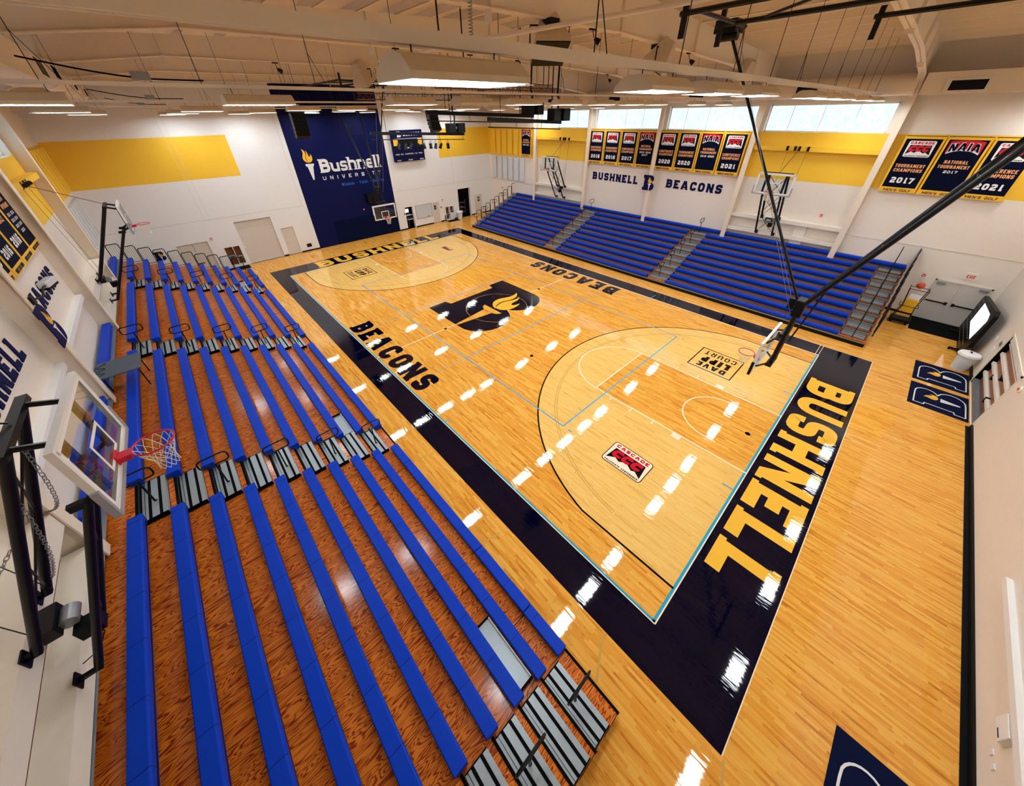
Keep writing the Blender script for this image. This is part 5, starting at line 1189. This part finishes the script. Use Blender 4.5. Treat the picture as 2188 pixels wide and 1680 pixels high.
def bar(name, xa, xb, y, za, zb, label, spots=()):
    t = thing(name, ((xa + xb) / 2, y, min(za, zb)), label, 'lighting bar', 'black stage bars')
    m = MB(); d = Vector((xb - xa, 0, zb - za)); L = d.length; d.normalize(); u = Vector((-d.z, 0, d.x))
    m.obox(Vector(((xa + xb) / 2, y, (za + zb) / 2)), d, (0, 1, 0), u, L / 2, .06, .07); m.build('box_truss', 'black', t)
    m = MB(); m.tube([(xa, y, za - .28), (xb, y, zb - .28)], .022, 8)
    m.build('pipe', 'black_metal', t)
    for f in (.02, .35, .7, .98):
        x = xa + (xb - xa) * f; z = za + (zb - za) * f; MB().tube([(x, y, z), (x, y, z - .28)], .01, 5).build('drop_rod', 'black_metal', t)
    for f in (.15, .85):
        x = xa + (xb - xa) * f; z = za + (zb - za) * f; MB().tube([(x, y, z), (x, y, RZ(x) + .2)], .025 if f > .5 else .012, 6).build('hanger_rod', 'black_metal', t)
    for i, (x, lab) in enumerate(spots): spot(x, y, za + (zb - za) * (x - xa) / (xb - xa) - .28, lab)
bar('lighting_bar', 4.62, 10.55, 20.3, 8.88, 8.62, 'black lighting bar with spotlights in front of the scoreboard', [(x, 'black stage spotlight on the front bar, %s from the left' % ordn[i]) for i, x in enumerate((6.1, 6.5, 6.85, 7.3, 7.65, 8.1, 8.45, 8.8, 9.3))])
bar('lighting_bar', 4.5, 10.55, 14.4, 9.71, 9.5, 'black bar carrying the middle pair of stage boxes'); bar('lighting_bar', 6.4, 10.9, 12.9, 9.45, 9.24, 'black bar reaching toward the windows with stage boxes at its end')
def boxes(x, y, z, label):
    t = thing('stage_speaker_pair', (x, y, z), label, 'loudspeaker', 'black paired stage boxes')
    for s in (-.45, .22): MB().box(x + s - .12, x + s + .34, y - .52, y - .08, z, z + .48).build('cabinet', 'black', t, bevel=.02)
    MB().tube([(x, y - .2, z + .3), (x + .06, y - .2, z + .8), (x - .05, y - .2, z + 1.0), (x, y - .2, RZ(x) - .9)], .045, 8).build('hanging_arm', 'black_metal', t, smooth=True)
    MB().box(x - .2, x + .2, y - .3, y - .07, z + .2, z + .3).build('mount_plate', 'grey_metal', t)
boxes(9.75, 20.3, 8.72, 'pair of black stage boxes at the end of the spotlight bar'); boxes(10.2, 14.4, 9.55, 'pair of black stage boxes at the end of the middle bar'); boxes(10.4, 12.9, 9.3, 'pair of black stage boxes nearest the windows')
def truss(xa, xb, y, z, label):
    t = thing('ceiling_truss', ((xa + xb) / 2, y, z), label, 'truss', 'brown roof trusses for the stage rigging')
    for yy, zz in ((-.14, 0), (.14, 0), (0, .26)): MB().tube([(xa, y + yy, z + zz), (xb, y + yy, z + zz)], .022, 6).build('chord', 'truss', t)
    m = MB(); n = int((xb - xa) / .3)
    for k in range(n):
        a = xa + (xb - xa) * k / n; b = xa + (xb - xa) * (k + 1) / n; mid = (a + b) / 2
        for yy in (-.14, .14): m.tube([(a, y + yy, z), (mid, y, z + .26), (b, y + yy, z)], .009, 4)
        m.tube([(a, y - .14, z), (b, y + .14, z)], .009, 4)
    m.build('lattice', 'truss', t)
    for f in (.1, .9): x = xa + (xb - xa) * f; MB().tube([(x, y, z + .26), (x, y, RZ(x) + .2)], .02, 6).build('hanger_rod', 'black_metal', t)
truss(4.6, 10.9, 20.9, 10.32, 'long brown lattice truss over the spotlight bar'); truss(5.6, 12.8, 15.2, 10.55, 'brown lattice truss ending near the window side duct'); truss(5.3, 11.3, 13.6, 10.3, 'brown lattice truss over the middle stage bar')
def array(x, y, label, lean):
    t = thing('line_array_speaker', (x, y, 8.6), label, 'loudspeaker', 'black line array speakers')
    for k in range(6):
        z = 9.75 - k * .2; off = -lean * .02 * k * k * .5
        MB().obox((x + off * .3, y - .02 * k * k * .4, z), (1, 0, 0), (0, math.cos(.07 * k), -math.sin(.07 * k)), (0, math.sin(.07 * k), math.cos(.07 * k)), .36, .22, .095).build('speaker_cabinet', 'black', t, bevel=.015)
    for s in (-.3, .3): MB().tube([(x + s, y, 9.8), (x + s, y, RZ(x) + .2)], .01, 5).build('hanging_cable', 'black_metal', t)
    MB().box(x - .4, x + .4, y - .15, y + .15, 9.85, 9.92).build('rigging_frame', 'black_metal', t)
array(2.7, 25.0, 'black line array speaker hanging in front of the left of the navy panel', 1); array(11.35, 25.0, 'black line array speaker hanging beside the scoreboard', -1)
t = thing('conduit', (2.9, 7, 10.9), 'cream pipe running diagonally under the roof beams', 'pipe'); MB().tube([(2.9, 14.5, 11.2), (2.4, 8.0, 11.05), (2.7, 3.3, 11.0), (3.2, 1.0, 11.15)], .04, 10).build('pipe', 'ceil_cream', t, smooth=True)
for i, (x, y) in enumerate([(1.1, 20.2), (3.4, 14.1), (6.6, 14.1), (9.2, 14.1), (6.3, 8), (12.4, 8), (16, 14.1)]):
    t = thing('small_floodlight', (x, y, 11.1), 'small black floodlight clamped under the roof beam', 'floodlight', 'small black floodlights under the roof beams')
    MB().lathe((x, y - .1, bottom_at(x) - .22), [(.03, 0), (.06, .05), (.09, .18)], 12, (.5, -.6, -.5)).build('lamp_head', 'black', t, smooth=True); MB().box(x - .12, x + .12, y - .03, y + .03, bottom_at(x) - .04, bottom_at(x) + .01).tube([(x, y, bottom_at(x)), (x, y - .08, bottom_at(x) - .2)], .012, 5).build('clamp', 'black_metal', t)
# coiled spring cable and sagging cables at the upper left
m = MB(); m.tube([(-.32 + .03 * math.cos(k * 1.3), 6.3, 11.6 - k * .012 + .0) for k in range(2)], .01, 4)
m = MB(); m.tube([(.45 + .035 * math.cos(k * .9) - k * .0002, 6.0 + .035 * math.sin(k * .9), 11.9 - k * .0062) for k in range(230)], .009, 5); tag(m.build('coiled_cable', 'grey_metal', smooth=True), 'grey coiled spring cable hanging above the near lamp', 'cable')
for i, (y, x0, x1) in enumerate([(9.83, -5.2, -3.0), (18.7, -4.9, -2.6), (25.8, -4.7, -2.7)]):
    m = MB(); m.tube([(x0 + (x1 - x0) * q / 12, y, 10.45 - .23 * math.sin(math.pi * min(1, q / 9) / 2) + (.0 if q < 9 else 0)) for q in range(13)], .012, 6); tag(m.build('power_cable', 'rubber', smooth=True), 'black power cable sagging onto the %s lamp rail at upper left' % ordn[i + 1], 'cable')
    tag(MB().box(x1 - 1.0, x1 - .75, y - .06, y + .06, 10.2, 10.32).build('junction_box', 'grey_metal'), 'grey junction box on the %s lamp rail at upper left' % ordn[i + 1], 'box')
